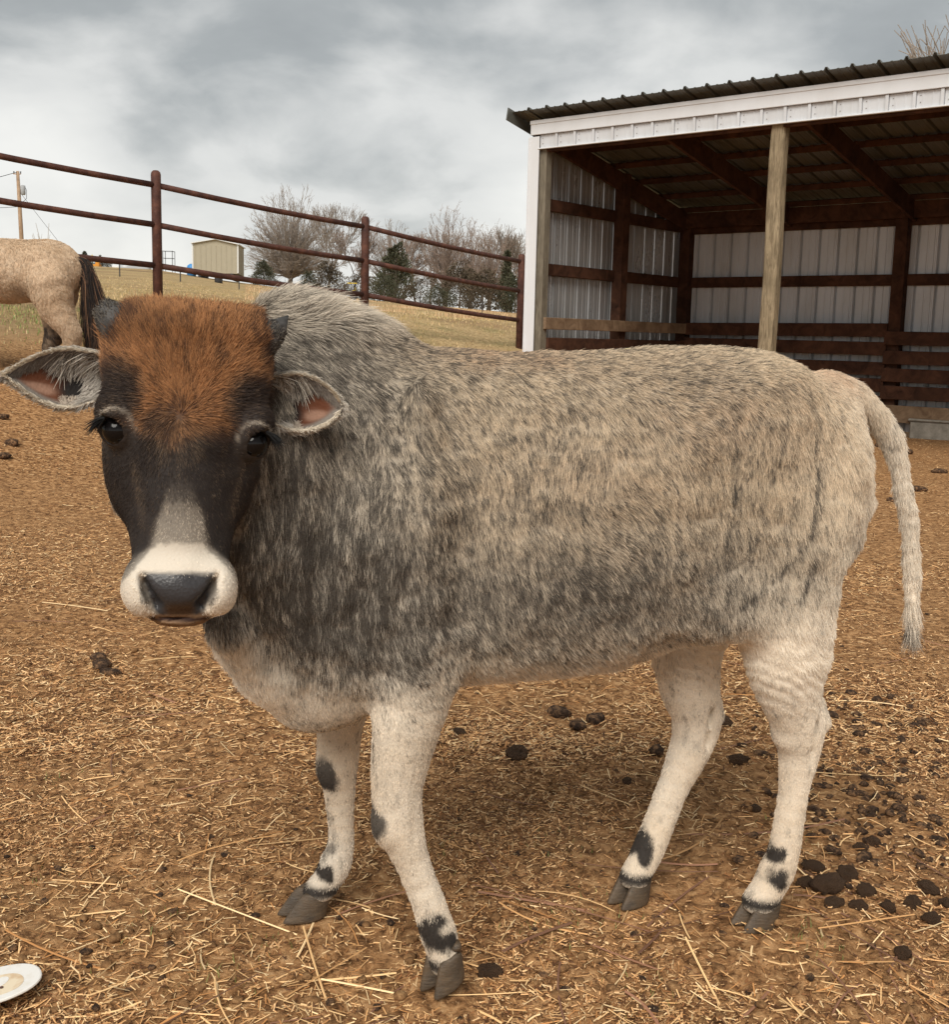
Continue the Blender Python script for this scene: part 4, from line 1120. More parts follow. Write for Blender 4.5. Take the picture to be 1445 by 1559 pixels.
# ------------------------------------------------------------------ white lid with worn tan print
lid_w = Mat('white_plastic', .35, .5); lid_w.color(lid_w.mix(lid_w.ramp(lid_w.noise(60, 5, .6), [(.5, (0, 0, 0)), (.75, (.6, .6, .6))]), (.84, .82, .78), (.70, .63, .52)))
lid_p = Mat('tan_print', .5, .4); lid_p.color(lid_p.ramp(lid_p.noise(50, 4), [(.35, (.62, .44, .27)), (.6, (.80, .68, .50))]))
lid_b = Mat('brown_print', .5, .4); lid_b.color((.13, .07, .05))
lid = empty('plastic_lid', (0, 0, 0)); tag(lid, 'oval white plastic lid with worn tan picture lying on straw at lower left corner', 'lid')
c0 = on_ground(-14, 1516); lid.location = (c0[0], c0[1], gz(c0[0], c0[1]) + .012); lid.rotation_euler = (rad(3), rad(-3), rad(12))
def disc(name, cx_, cy_, a, b, z0, z1, mat, nn=40, p=2.0, rot=0, bev=0):
    V_ = []; rings = [(z0, .97), (z0 + (z1 - z0) * .4, 1), (z1 - (z1 - z0) * .15, .99), (z1, .96)] if bev else [(z0, 1), (z1, 1)]
    for z, f in rings:
        for k in range(nn):
            t = 2 * math.pi * k / nn; x = math.copysign(abs(math.cos(t)) ** (2 / p), math.cos(t)) * a * f; y = math.copysign(abs(math.sin(t)) ** (2 / p), math.sin(t)) * b * f
            V_.append((cx_ + x * math.cos(rot) - y * math.sin(rot), cy_ + x * math.sin(rot) + y * math.cos(rot), z))
    Fs = [(i * nn + k, i * nn + (k + 1) % nn, (i + 1) * nn + (k + 1) % nn, (i + 1) * nn + k) for i in range(len(rings) - 1) for k in range(nn)]
    Fs += [tuple(range(nn - 1, -1, -1)), tuple(range((len(rings) - 1) * nn, len(rings) * nn))]
    return mesh_obj(name, V_, Fs, mat, lid)
disc('rim', 0, 0, .074, .046, 0, .005, lid_w.m, bev=1, p=2.3, rot=.35)
disc('print', .012, -.002, .036, .026, .0052, .0056, lid_p.m, p=2.2, rot=.3)
disc('print', .012, .004, .016, .010, .0058, .0061, lid_w.m, rot=.9)
disc('print', .006, .003, .006, .0035, .0063, .0066, lid_b.m, rot=.4)
disc('print', .018, -.010, .003, .003, .0063, .0066, lid_b.m)
disc('print', -.006, .014, .010, .0030, .0063, .0066, lid_b.m, rot=1.2)
# ------------------------------------------------------------------ the open shed
def wood(name, dark, light, scale=(1, 1, 1), rough=.85):
    m = Mat(name, rough, .2)
    v = m.coord(scale)
    n = m.noise(7, 7, .65, v, .8); n2 = m.noise(2.2, 4, .6)
    c = m.ramp(n, [(.30, dark), (.62, light)])
    c = m.mix(m.ramp(n2, [(.45, (0, 0, 0)), (.7, (.5, .5, .5))]), c, tuple(x * .55 for x in dark))
    m.color(c); m.bump(n, .5, .004); return m
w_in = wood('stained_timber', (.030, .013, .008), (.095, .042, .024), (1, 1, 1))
w_board = wood('weathered_board', (.13, .078, .046), (.29, .20, .125))
w_post = wood('grey_post', (.115, .085, .050), (.36, .285, .185), (9, 9, .9))
w_post2 = wood('grey_corner_post', (.11, .09, .065), (.23, .20, .15), (6, 6, .7))
def metal(name, col, rough, dirt=.15, met=0.0):
    m = Mat(name, rough, .5); m.put(m.b.inputs['Metallic'], met)
    d = m.noise(2.2, 6, .65, m.coord((1, 1, .35))); d2 = m.noise(30, 4, .6)
    c = m.mix(m.ramp(d, [(.42, (0, 0, 0)), (.75, (dirt * 3,) * 3)]), col, tuple(x * .62 * y for x, y in zip(col, (1, .93, .82))))
    m.color(c); m.rough(m.math('ADD', m.math('MULTIPLY', d, .15), rough - .05)); return m
m_white = metal('white_trim', (.72, .735, .76), .42, .10)
m_fascia = metal('white_fascia_sheet', (.62, .635, .66), .45, .14)
m_wall = metal('grey_white_sheet', (.60, .625, .655), .36, .20)
m_wall_l = metal('galvanised_sheet', (.52, .525, .53), .26, .20, .55)
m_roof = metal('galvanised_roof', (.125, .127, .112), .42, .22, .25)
screw_m = Mat('screw_head', .4, .5); screw_m.color((.22, .2, .19))

shed = empty('livestock_shed', (SH_A[0], SH_A[1], 0), SH_ANG)
tag(shed, 'open fronted pole shed with white fascia, brown timbers and corrugated metal walls', 'shed')
LEN, DEP, HF, HT, HB = 6.6, 3.10, 2.943, 3.215, 2.60
SL = (HT + .03 - HB) / DEP
def roofz(d): return HT + .045 - SL * d
def profile(width, flip=1, pitch=.2286, rib=.020, minor=.004, start=0.0):
    pts = []
    n = int(round(width / pitch))
    for i in range(n):
        x = start + i * pitch
        pts += [(x, 0), (x + .075, 0), (x + .082, minor), (x + .094, minor), (x + .101, 0), (x + .150, 0), (x + .157, minor), (x + .169, minor), (x + .176, 0), (x + .190, 0), (x + .201, rib), (x + .217, rib)]
    pts.append((start + n * pitch, 0)); return [(a, b * flip) for a, b in pts]
def sheet(name, pr, f0, f1, mat, parent=shed, mids=0):
    """profile points joined between two edges: f0(x, off) and f1(x, off) give the ends of each line"""
    V_ = [f0(a, b) for a, b in pr] + [f1(a, b) for a, b in pr]; n = len(pr)
    return mesh_obj(name, V_, [(i, i + 1, n + i + 1, n + i) for i in range(n - 1)], mat, parent)
PW = .2286 * 4
# side wall at l = 0, sheets outside the posts (ribs stand outward)
nside = 4
for i in range(nside):
    a = i * PW; b = min(a + PW, DEP + .06)
    pr = [(x, z) for x, z in profile(PW, -1, start=a, rib=.026) if x <= DEP + .07]
    sheet('wall_sheet', pr, lambda x, o: (o - .022, x, .04), lambda x, o: (o - .022, x, roofz(x) - .05), m_wall_l.m)
nb_ = int(math.ceil(LEN / PW))
for i in range(nb_):
    pr = profile(PW, 1, start=i * PW, rib=.020)
    sheet('wall_sheet', pr, lambda x, o: (x, DEP + .075 + o * 2.2, .04), lambda x, o: (x, DEP + .075 + o * 2.2, roofz(DEP) - .04), m_wall.m)
for i in range(nside):   # far end wall, seen from a step to the side
    pr = [(x, z) for x, z in profile(PW, 1, start=i * PW) if x <= DEP + .07]
    sheet('wall_sheet', pr, lambda x, o: (LEN + .022 + o, x, .04), lambda x, o: (LEN + .022 + o, x, roofz(x) - .05), m_wall_l.m)
# roof sheets, ribs up
nr = int(math.ceil((LEN + .34) / PW))
for i in range(nr):
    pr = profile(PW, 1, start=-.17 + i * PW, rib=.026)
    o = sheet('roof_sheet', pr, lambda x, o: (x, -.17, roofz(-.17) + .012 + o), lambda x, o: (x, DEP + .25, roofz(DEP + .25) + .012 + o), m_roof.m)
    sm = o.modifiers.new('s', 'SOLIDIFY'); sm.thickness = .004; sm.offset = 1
# posts
def part(name, mat, fn, bevel=.004):
    m = MB(); fn(m); return m.build(name, mat, shed, bevel=bevel)
for l, top in ((.105, HT - .12),):
    part('post', w_post2.m, lambda m: m.box((l, .055, top / 2 - .15), (.11, .10, top + .3)))
def round_post(l, d, w, top, mat):
    m = MB(); n = 9; pts = [(l + .008 * math.sin(k * 1.7), d + .006 * math.cos(k * 2.1), -.3 + (top + .3) * k / (n - 1)) for k in range(n)]
    # squared timber with worn corners
    m2 = MB(); ns = 16; V_ = []
    for k, p in enumerate(pts):
        f = w / 2 * (1.03 - .03 * k / n + .015 * math.sin(k * 2.3))
        for q in range(ns):
            t = 2 * math.pi * (q + .5) / ns + .1 + .02 * k; cx_, sy_ = math.cos(t), math.sin(t)
            V_.append((p[0] + math.copysign(abs(cx_) ** .45, cx_) * f, p[1] + math.copysign(abs(sy_) ** .45, sy_) * f, p[2]))
    m2.add(V_, [(i * ns + q, i * ns + (q + 1) % ns, (i + 1) * ns + (q + 1) % ns, (i + 1) * ns + q) for i in range(n - 1) for q in range(ns)])
    return m2.build('post', mat, shed)
p_ = round_post(2.735, .075, .140, HT - .15, w_post.m); p_['label'] = 'weathered grey-brown pole holding up the open front'
round_post(5.5, .075, .140, HT - .15, w_post.m)
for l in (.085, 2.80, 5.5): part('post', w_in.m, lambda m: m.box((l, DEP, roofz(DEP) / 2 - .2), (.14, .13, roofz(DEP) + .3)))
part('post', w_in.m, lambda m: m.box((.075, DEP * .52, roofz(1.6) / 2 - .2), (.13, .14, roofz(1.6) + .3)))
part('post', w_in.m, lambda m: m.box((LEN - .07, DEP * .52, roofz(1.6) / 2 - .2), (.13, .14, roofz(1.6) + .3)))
# girts
for z in (2.40, 1.725):
    for a, b in ((.115, DEP * .52 - .075), (DEP * .52 + .075, DEP - .07)):
        part('girt', w_in.m, lambda m: m.box((.028, (a + b) / 2, z), (.045, b - a, .125)))
    for a, b in ((.16, 2.725), (2.875, 5.42), (5.58, LEN)):
        part('girt', w_in.m, lambda m: m.box(((a + b) / 2, DEP + .035, z), (b - a, .045, .125 if z < 2 else .17)))
part('girt', w_in.m, lambda m: m.box((LEN / 2, DEP - .09, roofz(DEP) - .14), (LEN - .2, .05, .18)))
# side wall kick boards: weathered top board inside, darker ones below
part('board', w_board.m, lambda m: m.box((.170, DEP * .5 + .03, 1.150), (.045, DEP - .02, .125)))['label'] = 'weathered pale board along the side wall'
for z in (.93, .70, .47, .24):
    part('board', w_in.m, lambda m: m.box((.168, DEP * .5 + .05, z), (.040, DEP - .1, .14)))
# back wall kick boards in two bays
zs1 = [1.16, .955, .75, .545, .34]; zs2 = [1.085, .865, .665, .49, .25]
for zs, a, b in ((zs1, .17, 2.74), (zs2, 2.72, 5.6), (zs1, 5.45, LEN - .02)):
    for j, z in enumerate(zs):
        off = .02 if zs is zs2 else 0
        part('board', w_in.m if not (zs is zs2 and j == 4) else w_board.m, lambda m: m.beam((a, DEP - .085 - off, z + rr_.uniform(-.012, .012)), (b, DEP - .085 - off, z + rr_.uniform(-.012, .012)), .038, .15 if j < 4 else .19))
# rafters and purlins
for l in (.10, 1.46, 2.92, 4.35, 5.75):
    part('rafter', w_in.m, lambda m: m.beam((l, .04, roofz(.04) - .165), (l, DEP + .02, roofz(DEP + .02) - .165), .042, .20))
for d in (.32, .86, 1.40, 1.94, 2.48, 3.0):
    part('purlin', w_in.m, lambda m: m.beam((.0, d, roofz(d) - .034), (LEN, d, roofz(d) - .034), .045, .062, upv=(0, -SL, 1)))
part('header', w_in.m, lambda m: m.box((LEN / 2, .032, HF + .045), (LEN - .02, .045, .16)))
# dirt dauber crumbs in the ribs above each purlin edge: small dark screws ends
m = MB()
for d in (.32, .86, 1.40, 1.94, 2.48):
    for i in range(int(LEN / .1143)):
        l = .05 + i * .1143
        m.box((l, d - .028, roofz(d) - .012), (.035, .02, .02))
m.build('closure_strip', w_in.m, shed)['kind'] = 'stuff'
# fascia: ribbed strip with trims above
nfa = int(math.ceil(LEN / .2286))
for i in range(nfa):
    x0 = .09 + i * .2286; x1 = min(x0 + .2286, LEN)
    m = MB()
    m.box(((x0 + x1) / 2 - .012, -.012, HF + .068), (x1 - x0 - .030, .006, .132))
    m.box((x0 + .055, -.0165, HF + .068), (.012, .004, .130)); m.box((x0 + .135, -.0165, HF + .068), (.012, .004, .130))
    m.box((x1 - .014, -.020, HF + .068), (.026, .026, .132))
    m.build('fascia_panel', m_fascia.m, shed)
m = MB()
for i in range(nfa):
    for z in (.045, .100): m.box((.09 + i * .2286 + .035, -.017, HF + z), (.007, .005, .007))
m.build('screws', screw_m.m, shed)['kind'] = 'stuff'
part('trim', m_white.m, lambda m: m.box((LEN / 2 - .0, -.030, HF + .210), (LEN + .04, .030, .145)), .003)
part('trim', m_white.m, lambda m: m.box((LEN / 2 - .0, -.046, HF + .262), (LEN + .05, .012, .040)), .003)
part('trim', m_white.m, lambda m: m.box((LEN / 2 + .02, -.024, HF - .004), (LEN - .1, .034, .012)), .002)
def corner(m):
    m.box((.022, -.030, (HF + .14) / 2 - .02), (.135, .014, HF + .14)); m.box((-.048, .035, (HF + .14) / 2 - .02), (.014, .115, HF + .14)); m.box((-.035, -.040, (HF + .14) / 2 - .02), (.020, .010, HF + .12))
part('corner_trim', m_white.m, corner, .002)
# roof end trim on the left and the eave edge
part('eave_trim', m_roof.m, lambda m: (m.beam((-.175, -.25, roofz(-.25) - .03), (-.175, DEP + .26, roofz(DEP + .26) - .03), .012, .13),), .002)
# concrete block on the ground in front of the back boards
cb = Mat('concrete', .9, .2); cb.color(cb.ramp(cb.noise(14, 6, .6), [(.3, (.20, .18, .15)), (.7, (.36, .33, .28))])); cb.bump(cb.noise(60, 4), .4, .004)
pb = on_ground(1432, 668)
m = MB(); m.box((0, 0, .10), (.62, .22, .20)); m.box((0, 0, .212), (.66, .26, .03)); o = m.build('concrete_block', cb.m, bevel=.012); o.location = (pb[0], pb[1], gz(pb[0], pb[1]) - .02); o.rotation_euler = (0, 0, SH_ANG)
tag(o, 'low grey concrete block below the lowest board of the shed\'s back wall', 'block')

# ------------------------------------------------------------------ pipe fence
rust = Mat('rusty_pipe', .72, .3)
rn = rust.noise(9, 6, .65); rust.color(rust.mix(rust.ramp(rust.noise(55, 3, .6), [(.68, (0, 0, 0)), (.72, (.7, .7, .7))]), rust.ramp(rn, [(.3, (.050, .022, .018)), (.5, (.090, .038, .028)), (.72, (.165, .070, .045))]), (.26, .20, .17)))
rust.bump(rust.noise(80, 5, .6), .35, .002)
fence = empty('pipe_fence', (0, 0, 0)); tag(fence, 'rusty brown steel pipe fence with three rails running along the slope to the shed corner', 'fence')
FP = [(-7.6, 7.95, (2.86, 2.44, 1.98), 3.0), (-5.53, 10.30, (2.69, 2.27, 1.82), 2.83), (-3.46, 12.6, (2.50, 2.09, 1.665), 2.655), (-1.46, 14.9, (2.325, 1.905, 1.485), 2.455), (.60, 17.1, (2.08, 1.66, 1.24), 2.19)]
for x, y, zs, top in FP:
    g0 = gz(x, y) - .4
    m = MB(); pts = [(x, y, g0), (x, y, top - .045), (x, y, top - .02), (x, y, top - .004), (x, y, top)]
    m.tube(pts, [.052, .052, .045, .028, .004], 20); m.build('post', rust.m, fence, smooth=True)
for a, b in zip(FP[:-1], FP[1:]):
    for k in range(3):
        pa = Vector((a[0], a[1], a[2][k])); pb_ = Vector((b[0], b[1], b[2][k])); d = (pb_ - pa).normalized()
        pts = [pa.lerp(pb_, t) + Vector((0, 0, -.02 * math.sin(math.pi * t))) for t in (0, .25, .5, .75, 1)]
        m = MB(); m.tube(pts, .0315, 16); m.build('rail', rust.m, fence, smooth=True)
        for p in (pa + d * .052, pb_ - d * .052):
            pass

# ------------------------------------------------------------------ far objects
bld_m = Mat('beige_siding', .7, .3); bld_m.color(bld_m.mix(bld_m.noise(3, 4), (.40, .36, .27), (.36, .32, .235)))
wht = Mat('white_paint', .5, .4); wht.color((.72, .72, .70))
drk = Mat('dark_steel', .6, .4); drk.color((.045, .045, .05))
blue_m = Mat('blue_plastic', .45, .4); blue_m.color((.045, .25, .60))
grey_car = Mat('silver_paint', .3, .6); grey_car.color((.42, .44, .46))
glass_m = Mat('dark_glass', .15, .6); glass_m.color((.06, .07, .08))
orange_m = Mat('orange_paint', .5, .4); orange_m.color((.62, .26, .03))
yel_m = Mat('yellow_paint', .5, .4); yel_m.color((.65, .48, .06))
grn_m = Mat('green_paint', .5, .4); grn_m.color((.05, .25, .10))
pole_m = wood('pole_wood', (.28, .18, .11), (.48, .34, .23), (3, 3, .3))
def foot(px, Y, dz=0):
    p = at(px, 450, Y); return np.array([p[0], p[1], gz(p[0], p[1]) + dz])
# portable building
c = foot(334, 75); b_ = empty('portable_building', c, rad(5)); tag(b_, 'beige metal portable building raised on skids on the hilltop', 'building')
W_, D_, H0, Hw, Hr = 2.75, 3.4, .38, 2.02, 2.42
def gable(m):
    V_ = []
    for y in (-D_ / 2, D_ / 2): V_ += [(-W_ / 2, y, H0), (W_ / 2, y, H0), (W_ / 2, y, Hw + .2), (0, y, Hr), (-W_ / 2, y, Hw + .2)]
    m.add(V_, [(0, 1, 2, 3, 4), (9, 8, 7, 6, 5), (0, 5, 6, 1), (1, 6, 7, 2), (2, 7, 8, 3), (3, 8, 9, 4), (4, 9, 5, 0)])
m = MB(); gable(m); m.build('wall', bld_m.m, b_)
for i in range(9):
    m = MB(); m.box((-W_ / 2 + .16 + i * .316, -D_ / 2 - .012, (H0 + Hw) / 2 + .08), (.02, .02, Hw - H0 - .05)); m.build('rib', bld_m.m, b_)
for sx in (-1, 1):
    m = MB(); m.beam((sx * (W_ / 2 + .10), 0, Hw + .15), (0, 0, Hr + .035), D_ + .3, .05); m.build('roof', wht.m, b_)
    m = MB(); m.box((sx * (W_ / 2 + .01), -D_ / 2 - .02, (H0 + Hw) / 2 + .08), (.08, .04, Hw - H0 + .08)); m.build('trim', wht.m, b_)
    m = MB(); m.box((sx * W_ * .36, 0, H0 / 2), (.14, D_ + .2, H0)); m.build('skid', drk.m, b_)
# blue tank
c = foot(292, 74); b_ = empty('blue_tank', c); tag(b_, 'bright blue plastic tank beside the beige portable building', 'tank')
m = MB(); m.tube([(0, 0, -.1), (0, 0, .5), (0, 0, .62), (0, 0, .70), (0, 0, .74)], [.28, .28, .25, .14, .08], 20); m.build('tank_body', blue_m.m, b_, smooth=True)
m = MB(); m.tube([(0, 0, .72), (0, 0, .79)], .09, 14); m.build('cap', wht.m, b_)
# barrel below the building
c = foot(333, 58); o = None
b_ = empty('black_trough', c); tag(b_, 'small black barrel standing on the pasture in front of the beige building', 'barrel')
m = MB(); m.tube([(0, 0, -.1), (0, 0, .1), (0, 0, .12), (0, 0, .25), (0, 0, .27), (0, 0, .34)], [.19, .19, .2, .19, .2, .185], 18); m.build('barrel_body', drk.m, b_, smooth=True)
m = MB(); m.tube([(0, 0, .34), (0, 0, .36)], .195, 18); m.build('lid', drk.m, b_)
# metal frame tower
c = foot(258, 80); b_ = empty('wire_cage', c); tag(b_, 'open wire cage frame on the skyline right of the tall fence post', 'cage')
for sx in (-1, 1):
    for sy in (-1, 1):
        m = MB(); m.tube([(sx * .32, sy * .32, -.2), (sx * .32, sy * .32, 1.45)], .022, 6); m.build('leg', drk.m, b_)
for z in (.5, .95, 1.42):
    m = MB()
    for a, b in (((-1, -1), (1, -1)), ((1, -1), (1, 1)), ((1, 1), (-1, 1)), ((-1, 1), (-1, -1))): m.tube([(a[0] * .32, a[1] * .32, z), (b[0] * .32, b[1] * .32, z)], .014, 6)
    m.build('crossbar', drk.m, b_)
# silver car over the crest
c = foot(207, 82, -.05); b_ = empty('parked_car', c, rad(5)); tag(b_, 'silver car parked behind the crest of the grassy hill', 'car')
def loft_car():
    st = [(-1.0, .25, .50, .38), (-.9, .20, .62, .42), (-.55, .18, .70, .45), (-.30, .18, .98, .40), (.1, .18, 1.02, .40), (.55, .18, .95, .41), (.85, .20, .72, .43), (1.0, .28, .60, .38)]
    V_ = []; Fs = []
    for x, b, t, w in st: V_ += [(x, -w, b), (x, -w * 1.05, (b + min(t, .62)) / 2), (x, -w, min(t, .66)), (x, -w * .82, t), (x, w * .82, t), (x, w, min(t, .66)), (x, w * 1.05, (b + min(t, .62)) / 2), (x, w, b)]
    for i in range(len(st) - 1):
        for k in range(8): Fs.append((i * 8 + k, i * 8 + (k + 1) % 8, (i + 1) * 8 + (k + 1) % 8, (i + 1) * 8 + k))
    Fs += [tuple(range(7, -1, -1)), tuple(range(len(V_) - 8, len(V_)))]
    return V_, Fs
V_, Fs = loft_car(); mesh_obj('body', [(x * 1.05, y, z * .85) for x, y, z in V_], Fs, grey_car.m, b_, True)
for sy in (-1, 1):
    for x0, x1 in ((-.36, -.02), (.04, .40)):
        m = MB(); m.box(((x0 + x1) / 2, sy * .395, .70), (x1 - x0, .02, .17)); m.build('window', glass_m.m, b_)
    for x in (-.62, .62):
        m = MB(); m.tube([(x, sy * .36, .14), (x, sy * .46, .14)], .15, 16); m.build('wheel', drk.m, b_)
# white trailer left of the car
c = foot(181, 83); b_ = empty('white_trailer', c); tag(b_, 'small white box trailer left of the silver car on the skyline', 'trailer')
m = MB(); m.box((0, 0, .32), (.75, .5, .30)); m.build('box', wht.m, b_, bevel=.02)
m = MB(); m.box((.55, 0, .50), (.35, .3, .06)); m.box((.62, 0, .35), (.08, .1, .3)); m.build('machine', drk.m, b_)
for sx in (-.2, .3):
    m = MB(); m.tube([(sx, -.3, .10), (sx, -.2, .10)], .12, 14); m.build('wheel', drk.m, b_)
# orange machine with boom
c = foot(149, 80); b_ = empty('orange_lift', c); tag(b_, 'small orange machine with a raised yellow boom in front of the dark cedars', 'machine')
m = MB(); m.box((0, 0, .28), (.42, .5, .26)); m.box((.05, 0, .47), (.25, .35, .14)); m.build('chassis', orange_m.m, b_, bevel=.02)
m = MB(); m.beam((0, 0, .45), (-.34, 0, 1.05), .05, .06, (0, 1, 0)); m.build('boom', yel_m.m, b_)
for sx in (-.14, .14):
    m = MB(); m.tube([(sx, -.3, .11), (sx, -.22, .11)], .12, 14); m.build('wheel', drk.m, b_)
# green and yellow machine among the trees
c = foot(532, 62); b_ = empty('garden_tractor', c); tag(b_, 'small green tractor with yellow seat and canopy beyond the second fence post', 'tractor')
m = MB(); m.box((-.15, 0, .38), (.42, .22, .24)); m.box((.18, 0, .30), (.3, .3, .14)); m.build('body', grn_m.m, b_, bevel=.02)
m = MB(); m.box((.22, 0, .47), (.16, .24, .05)); m.box((.31, 0, .56), (.04, .24, .18)); m.build('seat', yel_m.m, b_, bevel=.01)
m = MB(); m.box((.15, 0, .86), (.5, .4, .04)); m.build('canopy', yel_m.m, b_)
for x, r0 in ((-.28, .12), (.22, .19)):
    for sy in (-1, 1):
        m = MB(); m.tube([(x, sy * .17, r0), (x, sy * .26, r0)], r0, 16); m.build('wheel', drk.m, b_)
for sy in (-1, 1):
    m = MB(); m.tube([(.30, sy * .17, .3), (.30, sy * .17, .86)], .014, 6); m.build('canopy_post', drk.m, b_)
# utility pole
c = foot(37, 88, -.3); b_ = empty('utility_pole', c); tag(b_, 'wooden utility pole with grey transformer rising behind the horse', 'utility pole')
lean = Vector((-.17, 0, 0))
m = MB(); m.tube([(0, 0, 0), Vector((0, 0, 4)) + lean * .5, Vector((0, 0, 7.75)) + lean], [.17, .15, .115], 12); m.build('pole', pole_m.m, b_, smooth=True)
m = MB(); m.tube([(.20, -.05, 6.05), (.20, -.05, 6.1), (.20, -.05, 6.70), (.20, -.05, 6.75)], [.12, .17, .17, .10], 16); m.build('transformer', Mat('transformer_grey').color((.36, .37, .38)).m, b_, smooth=True)
m = MB(); m.tube([(.3, -.05, 6.7), (.46, -.05, 6.4), (.44, -.05, 5.8), (.1, 0, 5.5)], .018, 6); m.build('cable', drk.m, b_)
m = MB(); m.box((-.22, 0, 7.55), (.55, .08, .06)); m.build('crossarm', pole_m.m, b_)
for x in (-.45, -.2, .05):
    m = MB(); m.tube([(x, 0, 7.58), (x, 0, 7.74)], [.035, .05], 8); m.build('insulator', drk.m, b_)
def cable(name, a, b, sag, r_, label):
    m = MB(); a = Vector(a); b = Vector(b)
    m.tube([a.lerp(b, t) - Vector((0, 0, sag * 4 * t * (1 - t))) for t in [i / 16 for i in range(17)]], r_, 5)
    o = m.build(name, drk.m); tag(o, label, 'cable')
cable('power_line', c + np.array([-.15, 0, 7.7]), at(-400, 300, 70), .8, .022, 'thin power line running left from the top of the utility pole')
cable('guy_wire', c + np.array([-.1, 0, 6.3]), foot(130, 88), .0, .014, 'thin slanting wire running down right from the utility pole to the hilltop')
cable('service_line', c + np.array([-.1, 0, 5.2]), at(-400, 283, 75), .6, .018, 'lower thin line running left from the utility pole')
# wire fence on the pasture
b_ = empty('wire_fence', foot(275, 42)); tag(b_, 'sparse wire fence on thin dark posts crossing the far pasture', 'fence'); base = b_.location.copy()
prev = None
for px, Y in ((80, 38), (183, 40), (275, 42), (364, 44), (455, 46), (548, 48), (640, 50), (735, 52)):
    f = foot(px, Y); q = Vector(f) - base
    m = MB(); m.tube([q - Vector((0, 0, .2)), q + Vector((0, 0, .52))], .022, 6); m.build('post', drk.m, b_)
    if prev is not None:
        for z in (.25, .48):
            m = MB(); m.tube([prev + Vector((0, 0, z)), q + Vector((0, 0, z))], .004, 4); m.build('wire', drk.m, b_)
    prev = q

# ------------------------------------------------------------------ trees
bark = Mat('bark', .9, .15); bark.color(bark.mix(bark.noise(3, 5), (.135, .105, .085), (.23, .19, .155))); bark.bump(bark.noise(14, 5, .7), .6, .03)
twig_m = Mat('twigs', .9, .1); twig_m.color(twig_m.mix(twig_m.noise(1.2, 3), (.27, .225, .19), (.40, .34, .29)))
twig_r = Mat('reddish_twigs', .9, .1); twig_r.color(twig_r.mix(twig_r.noise(1.2, 3), (.27, .205, .17), (.38, .30, .25)))
leaf_br = Mat('dead_leaves', .8, .2); leaf_br.color((.30, .17, .11))
def prisms(segs, mat, name, parent):
    """segs: rows of ax ay az bx by bz ra rb -> one mesh of thin three-sided tubes"""
    S_ = np.array(segs); a = S_[:, :3]; b = S_[:, 3:6]; d = unit(b - a); ref = np.where(np.abs(d[:, 2:3]) > .9, np.array([[1., 0, 0]]), np.array([[0, 0, 1.]]))
    x = unit(np.cross(d, ref)); y = np.cross(d, x); V_ = []
    for p, r_ in ((a, S_[:, 6]), (b, S_[:, 7])):
        for k in range(3):
            t = 2.0944 * k; V_.append(p + (x * math.cos(t) + y * math.sin(t)) * r_[:, None])
    V_ = np.stack(V_, 1).reshape(-1, 3); base_ = (np.arange(len(S_)) * 6)[:, None]
    F_ = np.concatenate([base_ + np.array([[k, (k + 1) % 3, 3 + (k + 1) % 3, 3 + k]]) for k in range(3)])
    return fast_mesh(name, V_, F_, mat, parent)
def bare_tree(name, h, spread, seed, mat, label, group=None, pos=None, levels=5, trunk_h=.16, thick=.022, leaves=0, twig=.012, forks=(3, 4), up_=.22):
    r = random.Random(seed); root_ = empty(name, pos, r.uniform(0, 6))
    tag(root_, label, 'tree', group)
    big_, small = [], []; tips = []
    def grow_b(p, d, ln, rad_, lv):
        n = 3 if lv < 3 else 2; q = p
        for i in range(n):
            d = (d + Vector((r.gauss(0, .10), r.gauss(0, .10), r.gauss(0, .06) + .04 * up_))).normalized()
            q2 = q + d * ln / n; r2 = rad_ * (1 - .28 / n)
            (big_ if lv < 2 else small).append((*q, *q2, max(rad_, twig), max(r2, twig))); q = q2; rad_ = r2
            if lv >= 1 and lv < levels and i < n - 1 and r.random() < .8:
                grow_b(q, (d + Vector((r.gauss(0, .7), r.gauss(0, .7), r.gauss(.05, .35)))).normalized(), ln * .55, rad_ * .5, lv + 1)
        if lv >= levels: tips.append(q); return
        for k in range(r.randint(*forks)):
            a = r.uniform(0, 6.283); sp = r.uniform(.35, .75) * spread
            x = d.cross(Vector((0, 0, 1)) if abs(d.z) < .9 else Vector((1, 0, 0))).normalized(); y = d.cross(x)
            nd = (d + (x * math.cos(a) + y * math.sin(a)) * sp + Vector((0, 0, up_))).normalized()
            grow_b(q, nd, ln * r.uniform(.68, .88), rad_ * .62, lv + 1)
    grow_b(Vector((0, 0, -.3)), Vector((r.gauss(0, .04), r.gauss(0, .04), 1)).normalized(), h * trunk_h + .3, h * thick, 0)
    allz = max(s[5] for s in small); k = h / allz
    sc_ = lambda L_: [tuple(v * k for v in s[:6]) + s[6:] for s in L_]
    tr = prisms(sc_(big_), bark.m, 'trunk', root_)
    cr = prisms(sc_(small), mat.m, 'crown', root_); cr['kind'] = 'stuff'
    if leaves:
        rn_ = np.random.default_rng(seed); T_ = np.array([t[:] for t in tips]) * k; T_ = T_[rn_.integers(0, len(T_), leaves)] + rn_.normal(0, h * .02, (leaves, 3))
        a = unit(rn_.normal(size=(leaves, 3))) * .05; b = unit(rn_.normal(size=(leaves, 3))) * .04
        V_ = np.stack([T_, T_ + a, T_ + a + b, T_ + b], 1).reshape(-1, 3); F_ = np.arange(leaves * 4).reshape(-1, 4)
        lf = fast_mesh('dead_leaves', V_, F_, leaf_br.m, root_); lf['kind'] = 'stuff'
    return root_, len(small)
ev_m = Mat('evergreen', .85, .15); ev_m.color(ev_m.mix(ev_m.noise(1.5, 4), (.045, .050, .030), (.13, .125, .080)))
